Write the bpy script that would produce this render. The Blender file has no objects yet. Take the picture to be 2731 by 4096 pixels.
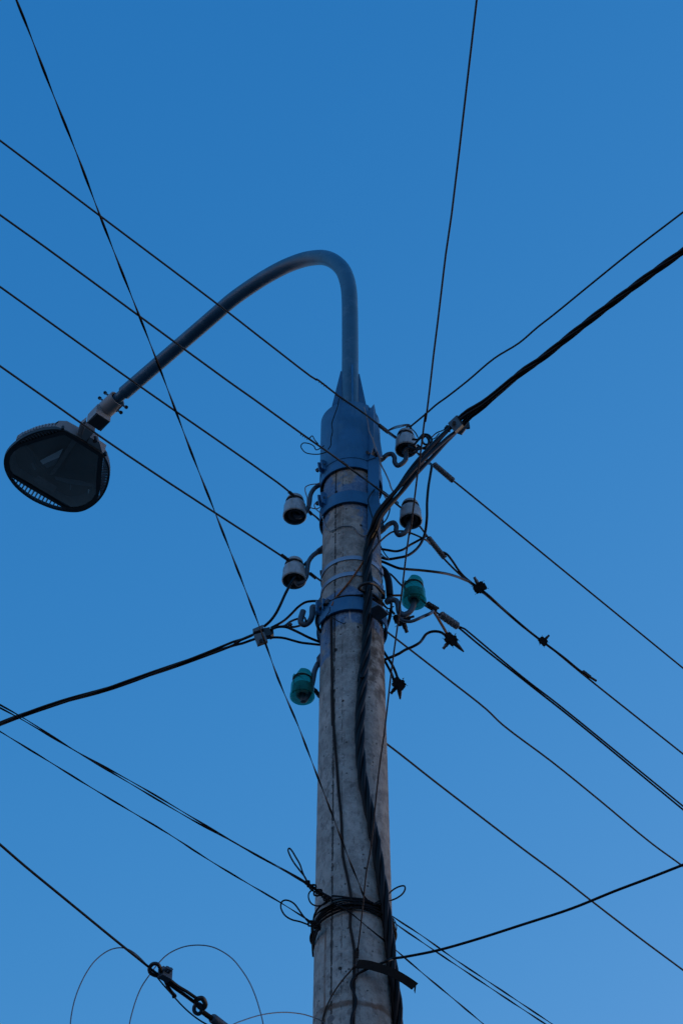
import bpy, math, random
from mathutils import Vector, Matrix, noise

random.seed(7)
sc = bpy.context.scene
C = sc.collection

# ------------------------------------------------------------------ camera, sky, sun, exposure
FPX = 9057.0                       # focal length in photograph pixels
PITCH = math.radians(47.5)
CP, SP = math.cos(PITCH), math.sin(PITCH)
CAMZ = 1.6
cam = bpy.data.cameras.new('camera')
camo = bpy.data.objects.new('camera', cam)
C.objects.link(camo)
cam.sensor_fit = 'VERTICAL'
cam.sensor_height = 36
cam.lens = 36 * FPX / 4096
cam.clip_end = 3000
camo.location = (0, 0, CAMZ)
camo.rotation_euler = (math.radians(90) + PITCH, 0, 0)
sc.camera = camo

SUN_EL, SUN_AZ = math.radians(1.5), math.radians(62)      # azimuth clockwise from +Y
world = bpy.data.worlds.new('World')
sc.world = world
world.use_nodes = True
wn = world.node_tree
sky = wn.nodes.new('ShaderNodeTexSky')
sky.sky_type = 'NISHITA'
sky.sun_disc = False
sky.sun_elevation = SUN_EL
sky.sun_rotation = SUN_AZ
sky.ozone_density = 3.0
sep = wn.nodes.new('ShaderNodeSeparateColor')
comb = wn.nodes.new('ShaderNodeCombineColor')
wn.links.new(sky.outputs[0], sep.inputs[0])
for ch, (gain, power, knee) in enumerate(((8.3, 2.3, 1.0), (1.30, 1.12, 1.6), (1.05, 0.70, 4.0))):   # dusk white balance
    pw = wn.nodes.new('ShaderNodeMath'); pw.operation = 'POWER'; pw.inputs[1].default_value = power
    ml = wn.nodes.new('ShaderNodeMath'); ml.operation = 'MULTIPLY'; ml.inputs[1].default_value = gain
    wn.links.new(sep.outputs[ch], pw.inputs[0]); wn.links.new(pw.outputs[0], ml.inputs[0])
    # the glow at the horizon rolls off softly instead of burning out: x / (1 + x / knee)
    d1 = wn.nodes.new('ShaderNodeMath'); d1.operation = 'MULTIPLY_ADD'; d1.inputs[1].default_value = 1 / knee; d1.inputs[2].default_value = 1.0
    d2 = wn.nodes.new('ShaderNodeMath'); d2.operation = 'DIVIDE'
    wn.links.new(ml.outputs[0], d1.inputs[0]); wn.links.new(ml.outputs[0], d2.inputs[0]); wn.links.new(d1.outputs[0], d2.inputs[1])
    wn.links.new(d2.outputs[0], comb.inputs[ch])
wn.links.new(comb.outputs[0], wn.nodes['Background'].inputs[0])
wn.nodes['Background'].inputs[1].default_value = 0.12

sun = bpy.data.lights.new('sun', 'SUN')
sun.energy = 0.05
sun.color = (1.0, 0.52, 0.20)
sun.angle = math.radians(8)
suno = bpy.data.objects.new('sun', sun)
C.objects.link(suno)
to_sun = Vector((math.sin(SUN_AZ) * math.cos(SUN_EL), math.cos(SUN_AZ) * math.cos(SUN_EL), math.sin(SUN_EL)))
suno.rotation_euler = to_sun.to_track_quat('Z', 'Y').to_euler()

sc.view_settings.view_transform = 'Standard'
sc.view_settings.look = 'None'
sc.view_settings.gamma = 1
sc.view_settings.use_curve_mapping = False
sc.view_settings.exposure = 3.0

# ------------------------------------------------------------------ measuring the photograph
X0, Y0 = 0.0339, 5.2               # the pole's axis
TILE = {'A': (1150, 1450, .5102), 'B': (1050, 1750, .44643), 'C': (1400, 1950, .63776), 'D': (950, 2200, .44643),
        'E': (0, 1500, .38265), 'F': (1100, 3350, .41454), 'G': (200, 3600, .70153), 'H': (1500, 1550, .38265),
        'I': (0, 0, .63776), 'J': (1700, 700, .65753), 'K': (0, 2750, .82908), 'L': (1500, 2900, .78508),
        'M': (1200, 2700, .29762), 'N': (0, 1640, .29337), 'O': (1450, 2150, .28699), 'P': (850, 950, .41454),
        'Q': (1100, 3400, .35077), 'R': (1400, 2200, .19133), 'S': (1200, 2300, .17007), 'T': (300, 1480, .19133),
        'X': (0, 0, 1.74171)}


def src(t, x, y):
    a, b, s = TILE[t]
    return a + x * s, b + y * s


def ray(t, x, y):
    sx, sy = src(t, x, y)
    dx, dy = (sx - 1365.5) / FPX, (2048 - sy) / FPX
    return Vector((dx, CP - dy * SP, SP + dy * CP))


CAM = Vector((0, 0, CAMZ))


def at_y(t, x, y, dy=0.0):
    d = ray(t, x, y)
    return CAM + d * ((Y0 + dy) / d.y)


def at_z(t, x, y, h):
    d = ray(t, x, y)
    return CAM + d * ((h - CAMZ) / d.z)


def rad(z):                        # the concrete pole's radius at height z
    return .1045 - .0078 * (z - CAMZ - 4.65)


def on_pole(t, x, y, off=0.0):
    d = ray(t, x, y)
    k = Y0 / d.y
    for _ in range(8):
        r = rad((CAM + d * k).z) + off
        a = d.x * d.x + d.y * d.y
        b = -2 * (d.x * X0 + d.y * Y0)
        c = X0 * X0 + Y0 * Y0 - r * r
        q = b * b - 4 * a * c
        k = (-b - math.sqrt(q)) / (2 * a) if q > 0 else -b / (2 * a)
    return CAM + d * k


def arm_plane(t, x, y):
    d = ray(t, x, y)
    return CAM + d * ((X0 + Y0) / (d.x + d.y))


def pt(p, d):
    if isinstance(d, tuple):
        return at_z(*p, d[1]) if d[0] == 'h' else on_pole(*p, d[1])
    return at_y(*p, d)


def path(t, pts, d=0.0):
    """pts: (x, y) or (x, y, depth) or (tile, x, y[, depth]); depth = metres beyond the pole's axis, ('h', z) or ('s', gap)."""
    out = []
    for p in pts:
        if isinstance(p[0], str):
            t, p = p[0], p[1:]
        if len(p) > 2:
            d = p[2]
        out.append(pt((t, p[0], p[1]), d))
    return out


def zf(t, y, off=0.0):             # height of the point of the pole's front at row y
    sx, sy = src(t, 0, y)
    dy = (2048 - sy) / FPX
    d = Vector((0, CP - dy * SP, SP + dy * CP))
    z = 6
    for _ in range(6):
        z = CAMZ + d.z * (Y0 - rad(z) - off) / d.y
    return z


# ------------------------------------------------------------------ mesh helpers
def smooth(pts, n=6):
    """Centripetal Catmull-Rom curve through the points."""
    pts = [Vector(p) for p in pts]
    if len(pts) < 3 or n < 2:
        return pts
    out = []
    q = [pts[0] * 2 - pts[1]] + pts + [pts[-1] * 2 - pts[-2]]
    for i in range(1, len(q) - 2):
        p0, p1, p2, p3 = q[i - 1:i + 3]
        t1 = max((p1 - p0).length, 1e-6) ** .5
        t2 = t1 + max((p2 - p1).length, 1e-6) ** .5
        t3 = t2 + max((p3 - p2).length, 1e-6) ** .5
        for k in range(n):
            t = t1 + (t2 - t1) * k / n
            a1 = p0 * ((t1 - t) / t1) + p1 * (t / t1)
            a2 = p1 * ((t2 - t) / (t2 - t1)) + p2 * ((t - t1) / (t2 - t1))
            a3 = p2 * ((t3 - t) / (t3 - t2)) + p3 * ((t - t2) / (t3 - t2))
            b1 = a1 * ((t2 - t) / t2) + a2 * (t / t2)
            b2 = a2 * ((t3 - t) / (t3 - t1)) + a3 * ((t - t1) / (t3 - t1))
            out.append(b1 * ((t2 - t) / (t2 - t1)) + b2 * ((t - t1) / (t2 - t1)))
    out.append(pts[-1].copy())
    return out


def resample(pts, step):
    out = [pts[0].copy()]
    need = step
    for a, b in zip(pts, pts[1:]):
        l = (b - a).length
        pos = 0
        while l - pos >= need:
            pos += need
            out.append(a.lerp(b, pos / l))
            need = step
        need -= l - pos
    out.append(pts[-1].copy())
    return out


def frames(pts):
    n = len(pts)
    tan = []
    for i in range(n):
        v = pts[min(i + 1, n - 1)] - pts[max(i - 1, 0)]
        tan.append(v.normalized() if v.length > 1e-9 else Vector((0, 0, 1)))
    up = Vector((0, 0, 1)) if abs(tan[0].z) < .9 else Vector((1, 0, 0))
    u = tan[0].cross(up).normalized()
    out = []
    for t in tan:
        u = (u - t * u.dot(t))
        u = u.normalized() if u.length > 1e-9 else t.orthogonal().normalized()
        out.append((t, u, t.cross(u)))
    return out


def extend(pts, before=0.0, after=0.0):
    pts = list(pts)
    if before:
        pts.insert(0, pts[0] + (pts[0] - pts[1]).normalized() * before)
    if after:
        pts.append(pts[-1] + (pts[-1] - pts[-2]).normalized() * after)
    return pts


class MB:
    def __init__(self):
        self.v, self.f, self.uv = [], [], None

    def add(self, vs, fs):
        b = len(self.v)
        self.v += [Vector(q) for q in vs]
        self.f += [tuple(i + b for i in f) for f in fs]
        return self

    def loft(self, rings, closed=True, cap=True):
        n = len(rings[0])
        vs = [p for r in rings for p in r]
        fs = []
        for i in range(len(rings) - 1):
            for k in range(n if closed else n - 1):
                a, b = i * n + k, i * n + (k + 1) % n
                fs.append((a, b, b + n, a + n))
        if cap:
            fs.append(tuple(range(n - 1, -1, -1)))
            fs.append(tuple(range((len(rings) - 1) * n, len(rings) * n)))
        return self.add(vs, fs)

    def tube(self, pts, r, n=8, flat=1.0, twist=0.0):
        fr = frames(pts)
        rings, s = [], 0.0
        for i, (p, (t, u, w)) in enumerate(zip(pts, fr)):
            if i:
                s += (p - pts[i - 1]).length
            rr = r[i] if isinstance(r, (list, tuple)) else r
            a0 = s * twist
            cu, su = math.cos(a0), math.sin(a0)
            U, W = u * cu + w * su, w * cu - u * su
            rings.append([p + U * (rr * math.cos(2 * math.pi * k / n)) + W * (rr * flat * math.sin(2 * math.pi * k / n)) for k in range(n)])
        return self.loft(rings)

    def helix(self, pts, R, pitch, r, n=5, per=9, phase=0.0):
        """A wire coiled round a path."""
        ln = sum((b - a).length for a, b in zip(pts, pts[1:]))
        turns = max(1, ln / pitch)
        q = resample(pts, ln / (turns * per))
        fr = frames(q)
        out = []
        for i, (p, (t, u, w)) in enumerate(zip(q, fr)):
            a = phase + 2 * math.pi * i / per
            out.append(p + (u * math.cos(a) + w * math.sin(a)) * R * (1 + .05 * math.sin(i * 1.7)))
        return self.tube(out, r, n)

    def box(self, c, sx, sy, sz, ax=None):
        c = Vector(c)
        X, Y, Z = ax if ax else (Vector((1, 0, 0)), Vector((0, 1, 0)), Vector((0, 0, 1)))
        v = [c + X * (sx / 2 * i) + Y * (sy / 2 * j) + Z * (sz / 2 * k) for k in (-1, 1) for i, j in ((-1, -1), (1, -1), (1, 1), (-1, 1))]
        return self.add(v, [(0, 3, 2, 1), (4, 5, 6, 7), (0, 1, 5, 4), (1, 2, 6, 5), (2, 3, 7, 6), (3, 0, 4, 7)])

    def prism(self, poly, vec):
        vec = Vector(vec)
        return self.loft([[Vector(p) for p in poly], [Vector(p) + vec for p in poly]])

    def lathe(self, prof, c=(0, 0, 0), n=32):
        c = Vector(c)
        rings = [[c + Vector((r * math.cos(2 * math.pi * k / n), r * math.sin(2 * math.pi * k / n), z)) for k in range(n)] for r, z in prof]
        return self.loft(rings, cap=False)

    def rod(self, a, b, r, n=8):
        return self.tube([Vector(a), Vector(b)], r, n)

    def bolt(self, a, b, r, head=1.8, n=6):
        a, b = Vector(a), Vector(b)
        d = (b - a).normalized()
        self.rod(a, b, r, 8)
        self.tube([b - d * r * .2, b + d * r * 1.5], r * head, n)
        return self

    def arc_band(self, z0, z1, r0, thick, a0=-math.pi, a1=math.pi, n=64, tilt=(0, 0)):
        """A strap round the pole; angles from the front (-Y), growing to the right."""
        rings = []
        for k in range(n + 1):
            a = a0 + (a1 - a0) * k / n
            s, c = math.sin(a), -math.cos(a)
            dz = tilt[0] * s + tilt[1] * c
            q = []
            for r, z in ((0, z0), (thick, z0), (thick, z1), (0, z1)):
                rr = rad(z) + r0 + r
                q.append(Vector((X0 + rr * s, Y0 + rr * c, z + dz)))
            rings.append(q)
        full = abs(a1 - a0 - 2 * math.pi) < 1e-6
        return self.loft(rings, cap=not full)

    def build(self, name, mat, parent=None, shade=True, origin=None):
        me = bpy.data.meshes.new(name)
        o = Vector(origin) if origin is not None else Vector((0, 0, 0))
        if parent is not None and origin is None:
            o = Vector(parent.get('org', (0, 0, 0)))
        me.from_pydata([tuple(p - o) for p in self.v], [], self.f)
        me.validate()
        me.materials.append(mat)
        if shade:
            for p in me.polygons:
                p.use_smooth = True
            try:
                me.set_sharp_from_angle(angle=math.radians(38))
            except Exception:
                pass
        ob = bpy.data.objects.new(name, me)
        C.objects.link(ob)
        if parent is not None:
            ob.parent = parent
        else:
            ob.location = o
        return ob


def thing(name, label, cat, loc, group=None):
    o = bpy.data.objects.new(name, None)
    o.empty_display_size = .05
    C.objects.link(o)
    o.location = loc
    o['org'] = list(loc)
    o['label'] = label
    o['category'] = cat
    if group:
        o['group'] = group
    return o


def tag(o, label, cat, group=None):
    o['label'] = label
    o['category'] = cat
    if group:
        o['group'] = group
    return o


# ------------------------------------------------------------------ materials
def mat(name, base, rough=.5, metal=0.0, var=.25, scale=30.0, bump=.15, tint=None, spec=.5, bscale=None):
    m = bpy.data.materials.new(name)
    m.use_nodes = True
    nt = m.node_tree
    b = nt.nodes['Principled BSDF']
    tc = nt.nodes.new('ShaderNodeTexCoord')
    n1 = nt.nodes.new('ShaderNodeTexNoise')
    n1.inputs['Scale'].default_value = scale
    n1.inputs['Detail'].default_value = 8
    n1.inputs['Roughness'].default_value = .62
    nt.links.new(tc.outputs['Object'], n1.inputs['Vector'])
    rp = nt.nodes.new('ShaderNodeValToRGB')
    rp.color_ramp.elements[0].position = .32
    rp.color_ramp.elements[1].position = .68
    dark = tint if tint else [c * (1 - var) for c in base]
    rp.color_ramp.elements[0].color = (*dark, 1)
    rp.color_ramp.elements[1].color = (*[min(1, c * (1 + var * .6)) for c in base], 1)
    nt.links.new(n1.outputs['Fac'], rp.inputs[0])
    nt.links.new(rp.outputs[0], b.inputs['Base Color'])
    mr = nt.nodes.new('ShaderNodeMapRange')
    mr.inputs['To Min'].default_value = max(0, rough - .12)
    mr.inputs['To Max'].default_value = min(1, rough + .15)
    nt.links.new(n1.outputs['Fac'], mr.inputs['Value'])
    nt.links.new(mr.outputs[0], b.inputs['Roughness'])
    b.inputs['Metallic'].default_value = metal
    b.inputs['Specular IOR Level'].default_value = spec
    if bump:
        n2 = nt.nodes.new('ShaderNodeTexNoise')
        n2.inputs['Scale'].default_value = bscale or scale * 5
        n2.inputs['Detail'].default_value = 4
        nt.links.new(tc.outputs['Object'], n2.inputs['Vector'])
        bp = nt.nodes.new('ShaderNodeBump')
        bp.inputs['Strength'].default_value = bump
        bp.inputs['Distance'].default_value = .002
        nt.links.new(n2.outputs['Fac'], bp.inputs['Height'])
        nt.links.new(bp.outputs[0], b.inputs['Normal'])
    return m


M_PVC = mat('black_cable_sheath', (.005, .007, .010), .42, spec=.16, var=.4, scale=12, bump=.05)
M_WIRE = mat('weathered_aluminium_wire', (.035, .036, .038), .55, .2, var=.35, scale=18, bump=0)
M_DROP = mat('flat_drop_cable_sheath', (.008, .008, .010), .6, spec=.15, var=.3, scale=10, bump=0)
M_COPPER = mat('browned_wire', (.035, .019, .013), .6, .1, var=.4, scale=20, bump=0)
M_ALU = mat('dull_aluminium_tie_wire', (.17, .185, .20), .5, .1, var=.35, scale=40, bump=0)
M_BLUE = mat('blue_painted_steel', (.022, .142, .31), .42, var=.22, scale=14, bump=.25, bscale=160)


def weather(m, chip_col, scale, lo, hi, amount, streak=0.0):
    """Adds chipped, rusty or faded patches of their own shape to a painted metal."""
    nt = m.node_tree
    b = nt.nodes['Principled BSDF']
    src_ = b.inputs['Base Color'].links[0].from_socket
    tc = nt.nodes.new('ShaderNodeTexCoord')
    mp = nt.nodes.new('ShaderNodeMapping'); mp.inputs['Scale'].default_value = (1, 1, 1 - streak)
    n = nt.nodes.new('ShaderNodeTexNoise'); n.inputs['Scale'].default_value = scale; n.inputs['Detail'].default_value = 9; n.inputs['Roughness'].default_value = .7
    mr = nt.nodes.new('ShaderNodeMapRange'); mr.inputs[1].default_value = lo; mr.inputs[2].default_value = hi; mr.inputs[4].default_value = amount
    mx = nt.nodes.new('ShaderNodeMix'); mx.data_type = 'RGBA'
    nt.links.new(tc.outputs['Object'], mp.inputs[0]); nt.links.new(mp.outputs[0], n.inputs['Vector']); nt.links.new(n.outputs['Fac'], mr.inputs[0])
    nt.links.new(mr.outputs[0], mx.inputs[0]); nt.links.new(src_, mx.inputs[6]); mx.inputs[7].default_value = (*chip_col, 1)
    nt.links.new(mx.outputs[2], b.inputs['Base Color'])


weather(M_BLUE, (.07, .19, .30), 7, .50, .62, .5, .6)        # chalky faded areas
weather(M_BLUE, (.012, .075, .17), 16, .56, .68, .5, .75)     # dark dirty runs
weather(M_BLUE, (.11, .05, .03), 38, .655, .69, .85)         # rust through the paint
M_PIPE = mat('grey_blue_painted_pipe', (.034, .125, .215), .36, var=.22, scale=9, bump=.2, bscale=120)
weather(M_PIPE, (.11, .21, .30), 11, .52, .62, .5)
weather(M_PIPE, (.02, .05, .09), 30, .60, .68, .6)
M_HOOK = mat('grey_painted_hook_steel', (.042, .078, .115), .5, var=.4, scale=45, bump=.5, bscale=260)
M_STRAP = mat('galvanised_strap', (.26, .33, .42), .4, .4, var=.15, scale=25, bump=.1)
M_RUST = mat('rusty_steel', (.34, .115, .03), .8, var=.5, scale=60, bump=.4, tint=(.13, .04, .014))
M_DKRUST = mat('dark_rusted_strip', (.016, .012, .010), .75, spec=.12, var=.5, scale=50, bump=.4)
weather(M_HOOK, (.10, .05, .03), 50, .60, .66, .7)
M_CLAMP = mat('cast_aluminium_clamp', (.12, .125, .13), .45, .5, var=.2, scale=50, bump=.2)
M_BLACKP = mat('black_plastic_connector', (.013, .013, .015), .45, var=.4, scale=60, bump=.2)
M_HOUS = mat('grey_lamp_housing', (.29, .30, .31), .5, var=.12, scale=20, bump=.1)
M_UNDER = mat('dark_lamp_trim', (.035, .045, .05), .5, var=.2, scale=20, bump=.05)
M_PORC = mat('grey_white_porcelain', (.38, .41, .42), .22, var=.34, scale=32, bump=.04)
weather(M_PORC, (.10, .10, .10), 24, .56, .66, .7, .6)
M_HOLLOW = mat('dark_porcelain_inside', (.13, .13, .135), .6, var=.4, scale=40, bump=.1)  # darker grey than the outside of the porcelain
M_ROPE = mat('thin_steel_rope', (.17, .20, .24), .45, .2, var=.2, scale=60, bump=0)
M_GREYW = mat('grey_insulated_wire', (.22, .23, .25), .6, var=.3, scale=30, bump=0)

# glass insulators
M_GLASS = bpy.data.materials.new('green_glass')
M_GLASS.use_nodes = True
nt = M_GLASS.node_tree
b = nt.nodes['Principled BSDF']
b.inputs['Base Color'].default_value = (.10, .62, .50, 1)
b.inputs['Roughness'].default_value = .08
b.inputs['Transmission Weight'].default_value = .72
b.inputs['IOR'].default_value = 1.4
tcn = nt.nodes.new('ShaderNodeTexCoord')
ng = nt.nodes.new('ShaderNodeTexNoise'); ng.inputs['Scale'].default_value = 45; ng.inputs['Detail'].default_value = 5
nt.links.new(tcn.outputs['Object'], ng.inputs['Vector'])
rg = nt.nodes.new('ShaderNodeValToRGB')
rg.color_ramp.elements[0].position = .35; rg.color_ramp.elements[0].color = (.008, .12, .125, 1)
rg.color_ramp.elements[1].position = .7; rg.color_ramp.elements[1].color = (.03, .27, .23, 1)
nt.links.new(ng.outputs['Fac'], rg.inputs[0]); nt.links.new(rg.outputs[0], b.inputs['Base Color'])

M_GLIN = mat('light_filled_glass_inside', (.75, .85, .82), .25, var=.4, scale=55, bump=.2)  # pale colour stands in for sky light coming through the glass



def translucent(m, tint, amount):
    """Lets tinted light straight through part of a glass wall."""
    m.node_tree.nodes['Principled BSDF'].inputs['Transmission Weight'].default_value = 0
    nt = m.node_tree
    t = nt.nodes.new('ShaderNodeBsdfTransparent'); t.inputs[0].default_value = (*tint, 1)
    x = nt.nodes.new('ShaderNodeMixShader'); x.inputs[0].default_value = amount
    nt.links.new(nt.nodes['Principled BSDF'].outputs[0], x.inputs[1]); nt.links.new(t.outputs[0], x.inputs[2])
    nt.links.new(x.outputs[0], nt.nodes['Material Output'].inputs[0])


translucent(M_GLASS, (.16, .74, .66), .6)
translucent(M_GLIN, (.90, .98, .96), .6)

# clear lamp cover: mostly see-through, glossy
M_LENS = bpy.data.materials.new('smoky_lamp_glass')
M_LENS.use_nodes = True
nt = M_LENS.node_tree
out = nt.nodes['Material Output']
nt.nodes.remove(nt.nodes['Principled BSDF'])
tr = nt.nodes.new('ShaderNodeBsdfTransparent'); tr.inputs[0].default_value = (.86, .93, .96, 1)
gl = nt.nodes.new('ShaderNodeBsdfGlossy'); gl.inputs['Roughness'].default_value = .04
fr_ = nt.nodes.new('ShaderNodeFresnel'); fr_.inputs[0].default_value = 1.45
mx = nt.nodes.new('ShaderNodeMixShader')
nt.links.new(fr_.outputs[0], mx.inputs[0]); nt.links.new(tr.outputs[0], mx.inputs[1]); nt.links.new(gl.outputs[0], mx.inputs[2])
nt.links.new(mx.outputs[0], out.inputs[0])
M_WHITE = mat('white_enamel', (.85, .85, .85), .3, var=.05, scale=8, bump=0)
M_REFL = mat('polished_reflector', (.75, .77, .78), .12, 1.0, var=.05, scale=8, bump=0)
M_REFD = mat('tarnished_reflector', (.13, .17, .20), .4, .2, var=.3, scale=12, bump=.1)
M_CAVITY = mat('dark_lamp_interior', (.018, .032, .042), .5, var=.3, scale=12, bump=.1)

# concrete of the pole, driven by its own (angle, height) map
Z_B1, Z_B2, Z_B3 = zf('A', 800), zf('A', 1065), zf('D', 495)
M_CONC = bpy.data.materials.new('weathered_concrete')
M_CONC.use_nodes = True
nt = M_CONC.node_tree
L = nt.links.new
b = nt.nodes['Principled BSDF']


def N(kind, **kw):
    n = nt.nodes.new(kind)
    for k, v in kw.items():
        setattr(n, k, v)
    return n


def mth(op, a, bb=None, cc=None, clamp=False):
    n = N('ShaderNodeMath', operation=op)
    n.use_clamp = clamp
    for i, q in enumerate((a, bb, cc)):
        if q is None:
            continue
        if isinstance(q, (int, float)):
            n.inputs[i].default_value = q
        else:
            L(q, n.inputs[i])
    return n.outputs[0]


uvn = N('ShaderNodeUVMap', uv_map='angle_height')
sepu = N('ShaderNodeSeparateXYZ')
L(uvn.outputs[0], sepu.inputs[0])
U, V = sepu.outputs[0], sepu.outputs[1]
tcc = N('ShaderNodeTexCoord')
OB = tcc.outputs['Object']


def tex(scale, detail=8, rough=.6, vec=None, sx=1, sy=1, sz=1):
    n = N('ShaderNodeTexNoise')
    n.inputs['Scale'].default_value = scale
    n.inputs['Detail'].default_value = detail
    n.inputs['Roughness'].default_value = rough
    mp = N('ShaderNodeMapping')
    mp.inputs['Scale'].default_value = (sx, sy, sz)
    L(vec or OB, mp.inputs[0])
    L(mp.outputs[0], n.inputs['Vector'])
    return n.outputs['Fac']


def step(x, lo, hi, a=0.0, c=1.0):
    n = N('ShaderNodeMapRange')
    n.interpolation_type = 'SMOOTHSTEP'
    L(x, n.inputs[0])
    for i, q in zip((1, 2, 3, 4), (lo, hi, a, c)):
        n.inputs[i].default_value = q
    return n.outputs[0]


def mixc(f, a, c):
    n = N('ShaderNodeMix', data_type='RGBA')
    if isinstance(f, float):
        n.inputs[0].default_value = f
    else:
        L(f, n.inputs[0])
    for i, q in ((6, a), (7, c)):
        if isinstance(q, tuple):
            n.inputs[i].default_value = (*q, 1)
        else:
            L(q, n.inputs[i])
    return n.outputs[2]


def near(x, c, half, soft):        # 1 within half of c, fading over soft
    return step(mth('ABSOLUTE', mth('SUBTRACT', x, c)), half, half + soft, 1.0, 0.0)


big = tex(5, 6, .6)
mid = tex(22, 10, .68)
fine = tex(95, 6, .7)
grit = tex(420, 3, .6)
col = mixc(step(big, .3, .7), (.35, .365, .35), (.48, .495, .475))
dia = tex(48, 9, .72, None, 1, 1, .5)
col = mixc(step(mid, .38, .60), mixc(.42, col, (.10, .105, .105)), col)
col = mixc(mth('MULTIPLY', step(dia, .52, .62), .5), col, (.09, .087, .087))
col = mixc(mth('MULTIPLY', step(fine, .56, .70), .5), col, (.12, .12, .12))
col = mixc(mth('MULTIPLY', step(fine, .44, .30), .65), col, (.58, .58, .58))
# browner towards the top; brown on the right paints in the warm evening glow
brown = mth('MULTIPLY', step(V, Z_B3 - .1, Z_B3 + .5), .45)
right = mth('MULTIPLY', step(mth('ADD', U, mth('MULTIPLY', mid, .1)), .07, .15), .38)
col = mixc(mth('MAXIMUM', brown, right), col, mixc(step(mid, .35, .65), (.15, .115, .085), (.38, .31, .25)))
# blue overspray round the painted bands
pn = tex(9, 5, .58)
spray = near(V, (Z_B1 + Z_B2) / 2, .10, .22)
sp2 = near(V, Z_B3, .05, .09)
lft = mth('MULTIPLY', near(V, Z_B3 - .13, .05, .08), step(U, -.045, -.085))
rgt = mth('MULTIPLY', near(V, Z_B2 - .12, .16, .12), step(U, .015, .06))
sm = mth('MAXIMUM', mth('MAXIMUM', mth('MULTIPLY', spray, .85), sp2), mth('MAXIMUM', lft, rgt))
paint = step(mth('ADD', mth('MULTIPLY', sm, .40), pn), .77, .86)
col = mixc(mth('MULTIPLY', paint, .85), col, mixc(step(fine, .4, .65), (.05, .16, .33), (.16, .30, .46)))
# pale drips just under the third band
drip = mth('MULTIPLY', near(V, Z_B3 - .06, .035, .03), step(tex(60, 2, .5, uvn.outputs[0], 1, .12, 1), .60, .66))
col = mixc(mth('MULTIPLY', drip, .7), col, (.50, .52, .54))
# dark brown stain under the third band on the right
stain = mth('MULTIPLY', near(V, Z_B3 - .20, .11, .10), step(U, .005, .03))
col = mixc(mth('MULTIPLY', mth('MULTIPLY', stain, step(mid, .62, .40)), .85), col, (.085, .065, .05))
# rust ring low on the pole and rusty vertical runs
ZR = zf('F', 1590)
ring = near(mth('ADD', V, mth('MULTIPLY', mth('SUBTRACT', mid, .5), .03)), ZR, .005, .010)
col = mixc(mth('MULTIPLY', mth('MULTIPLY', ring, step(big, .35, .5)), .75), col, (.13, .07, .04))
ZK = zf('F', 600)
run = mth('MULTIPLY', near(mth('ADD', U, mth('MULTIPLY', mth('SUBTRACT', tex(9, 3), .5), .012)), -.087, .001, .005),
          mth('MULTIPLY', step(V, ZK + .01, ZK - .03), step(mid, .38, .55)))
run = mth('MULTIPLY', run, 1)
col = mixc(mth('MULTIPLY', run, .75), col, (.16, .085, .05))
halo = mth('MULTIPLY', near(V, ZK - .005, .02, .02), step(mid, .42, .55))
col = mixc(mth('MULTIPLY', halo, .55), col, (.15, .09, .06))
runs = step(tex(28, 4, .6, uvn.outputs[0], 1, .06, 1), .56, .64)
below = mth('MAXIMUM', near(V, Z_B3 - .12, .05, .12), mth('MULTIPLY', near(V, Z_B2 - .10, .03, .08), .8))
col = mixc(mth('MULTIPLY', mth('MULTIPLY', runs, below), .6), col, (.11, .065, .04))
# the two mould seams; the left one broken out into a chipped groove
wob = mth('MULTIPLY', mth('SUBTRACT', tex(70, 3, .5, uvn.outputs[0]), .5), .006)
us = mth('ADD', U, wob)
chips = tex(30, 4, .6, uvn.outputs[0], .2, 1, 1)
seam1 = mth('MULTIPLY', near(us, -.0640, .0014, .0020), step(chips, .36, .46))
broke = mth('MULTIPLY', near(us, -.0640, .0030, .0025), step(tex(26, 5, .7, uvn.outputs[0], .15, 1, 1), .53, .57))
seam2 = mth('MULTIPLY', near(us, -.0340, .0004, .0012), step(chips, .46, .56, 0, .55))
groove = mth('MAXIMUM', mth('MAXIMUM', seam1, broke), seam2)
col = mixc(mth('MULTIPLY', groove, .85), col, (.035, .033, .032))
# pits and knocked-out holes
holes = None
for (t, hx, hy, hr) in (('B', 660, 490, .0075), ('B', 882, 787, .0055), ('D', 876, 897, .009), ('D', 945, 1350, .005), ('D', 885, 125, .006),
                        ('D', 1078, 690, .004), ('M', 625, 908, .0035), ('F', 865, 295, .0045), ('F', 625, 1262, .006)):
    q = on_pole(t, hx, hy)
    ang = math.atan2(q.x - X0, -(q.y - Y0)) * .11
    du = mth('SUBTRACT', U, ang)
    dv = mth('MULTIPLY', mth('SUBTRACT', V, q.z), .8)
    dist = mth('SQRT', mth('ADD', mth('MULTIPLY', du, du), mth('MULTIPLY', dv, dv)))
    dist = mth('ADD', dist, mth('MULTIPLY', mth('SUBTRACT', fine, .5), .012))
    h = step(dist, hr * .55, hr * .9, 1.0, 0.0)
    holes = h if holes is None else mth('MAXIMUM', holes, h)
col = mixc(mth('MULTIPLY', holes, .9), col, (.02, .018, .016))
vor = N('ShaderNodeTexVoronoi')
vor.inputs['Scale'].default_value = 46
L(OB, vor.inputs['Vector'])
pits = mth('MULTIPLY', step(vor.outputs['Distance'], .19, .11), step(mid, .50, .56))
col = mixc(mth('MULTIPLY', pits, .75), col, (.05, .05, .05))
L(col, b.inputs['Base Color'])
b.inputs['Roughness'].default_value = .88
b.inputs['Specular IOR Level'].default_value = .25
hgt = mth('ADD', mth('MULTIPLY', mid, .8), mth('ADD', mth('MULTIPLY', fine, .5), mth('MULTIPLY', grit, .15)))
hgt = mth('SUBTRACT', hgt, mth('MULTIPLY', groove, 1.6))
hgt = mth('SUBTRACT', hgt, mth('MULTIPLY', holes, 3.0))
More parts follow.
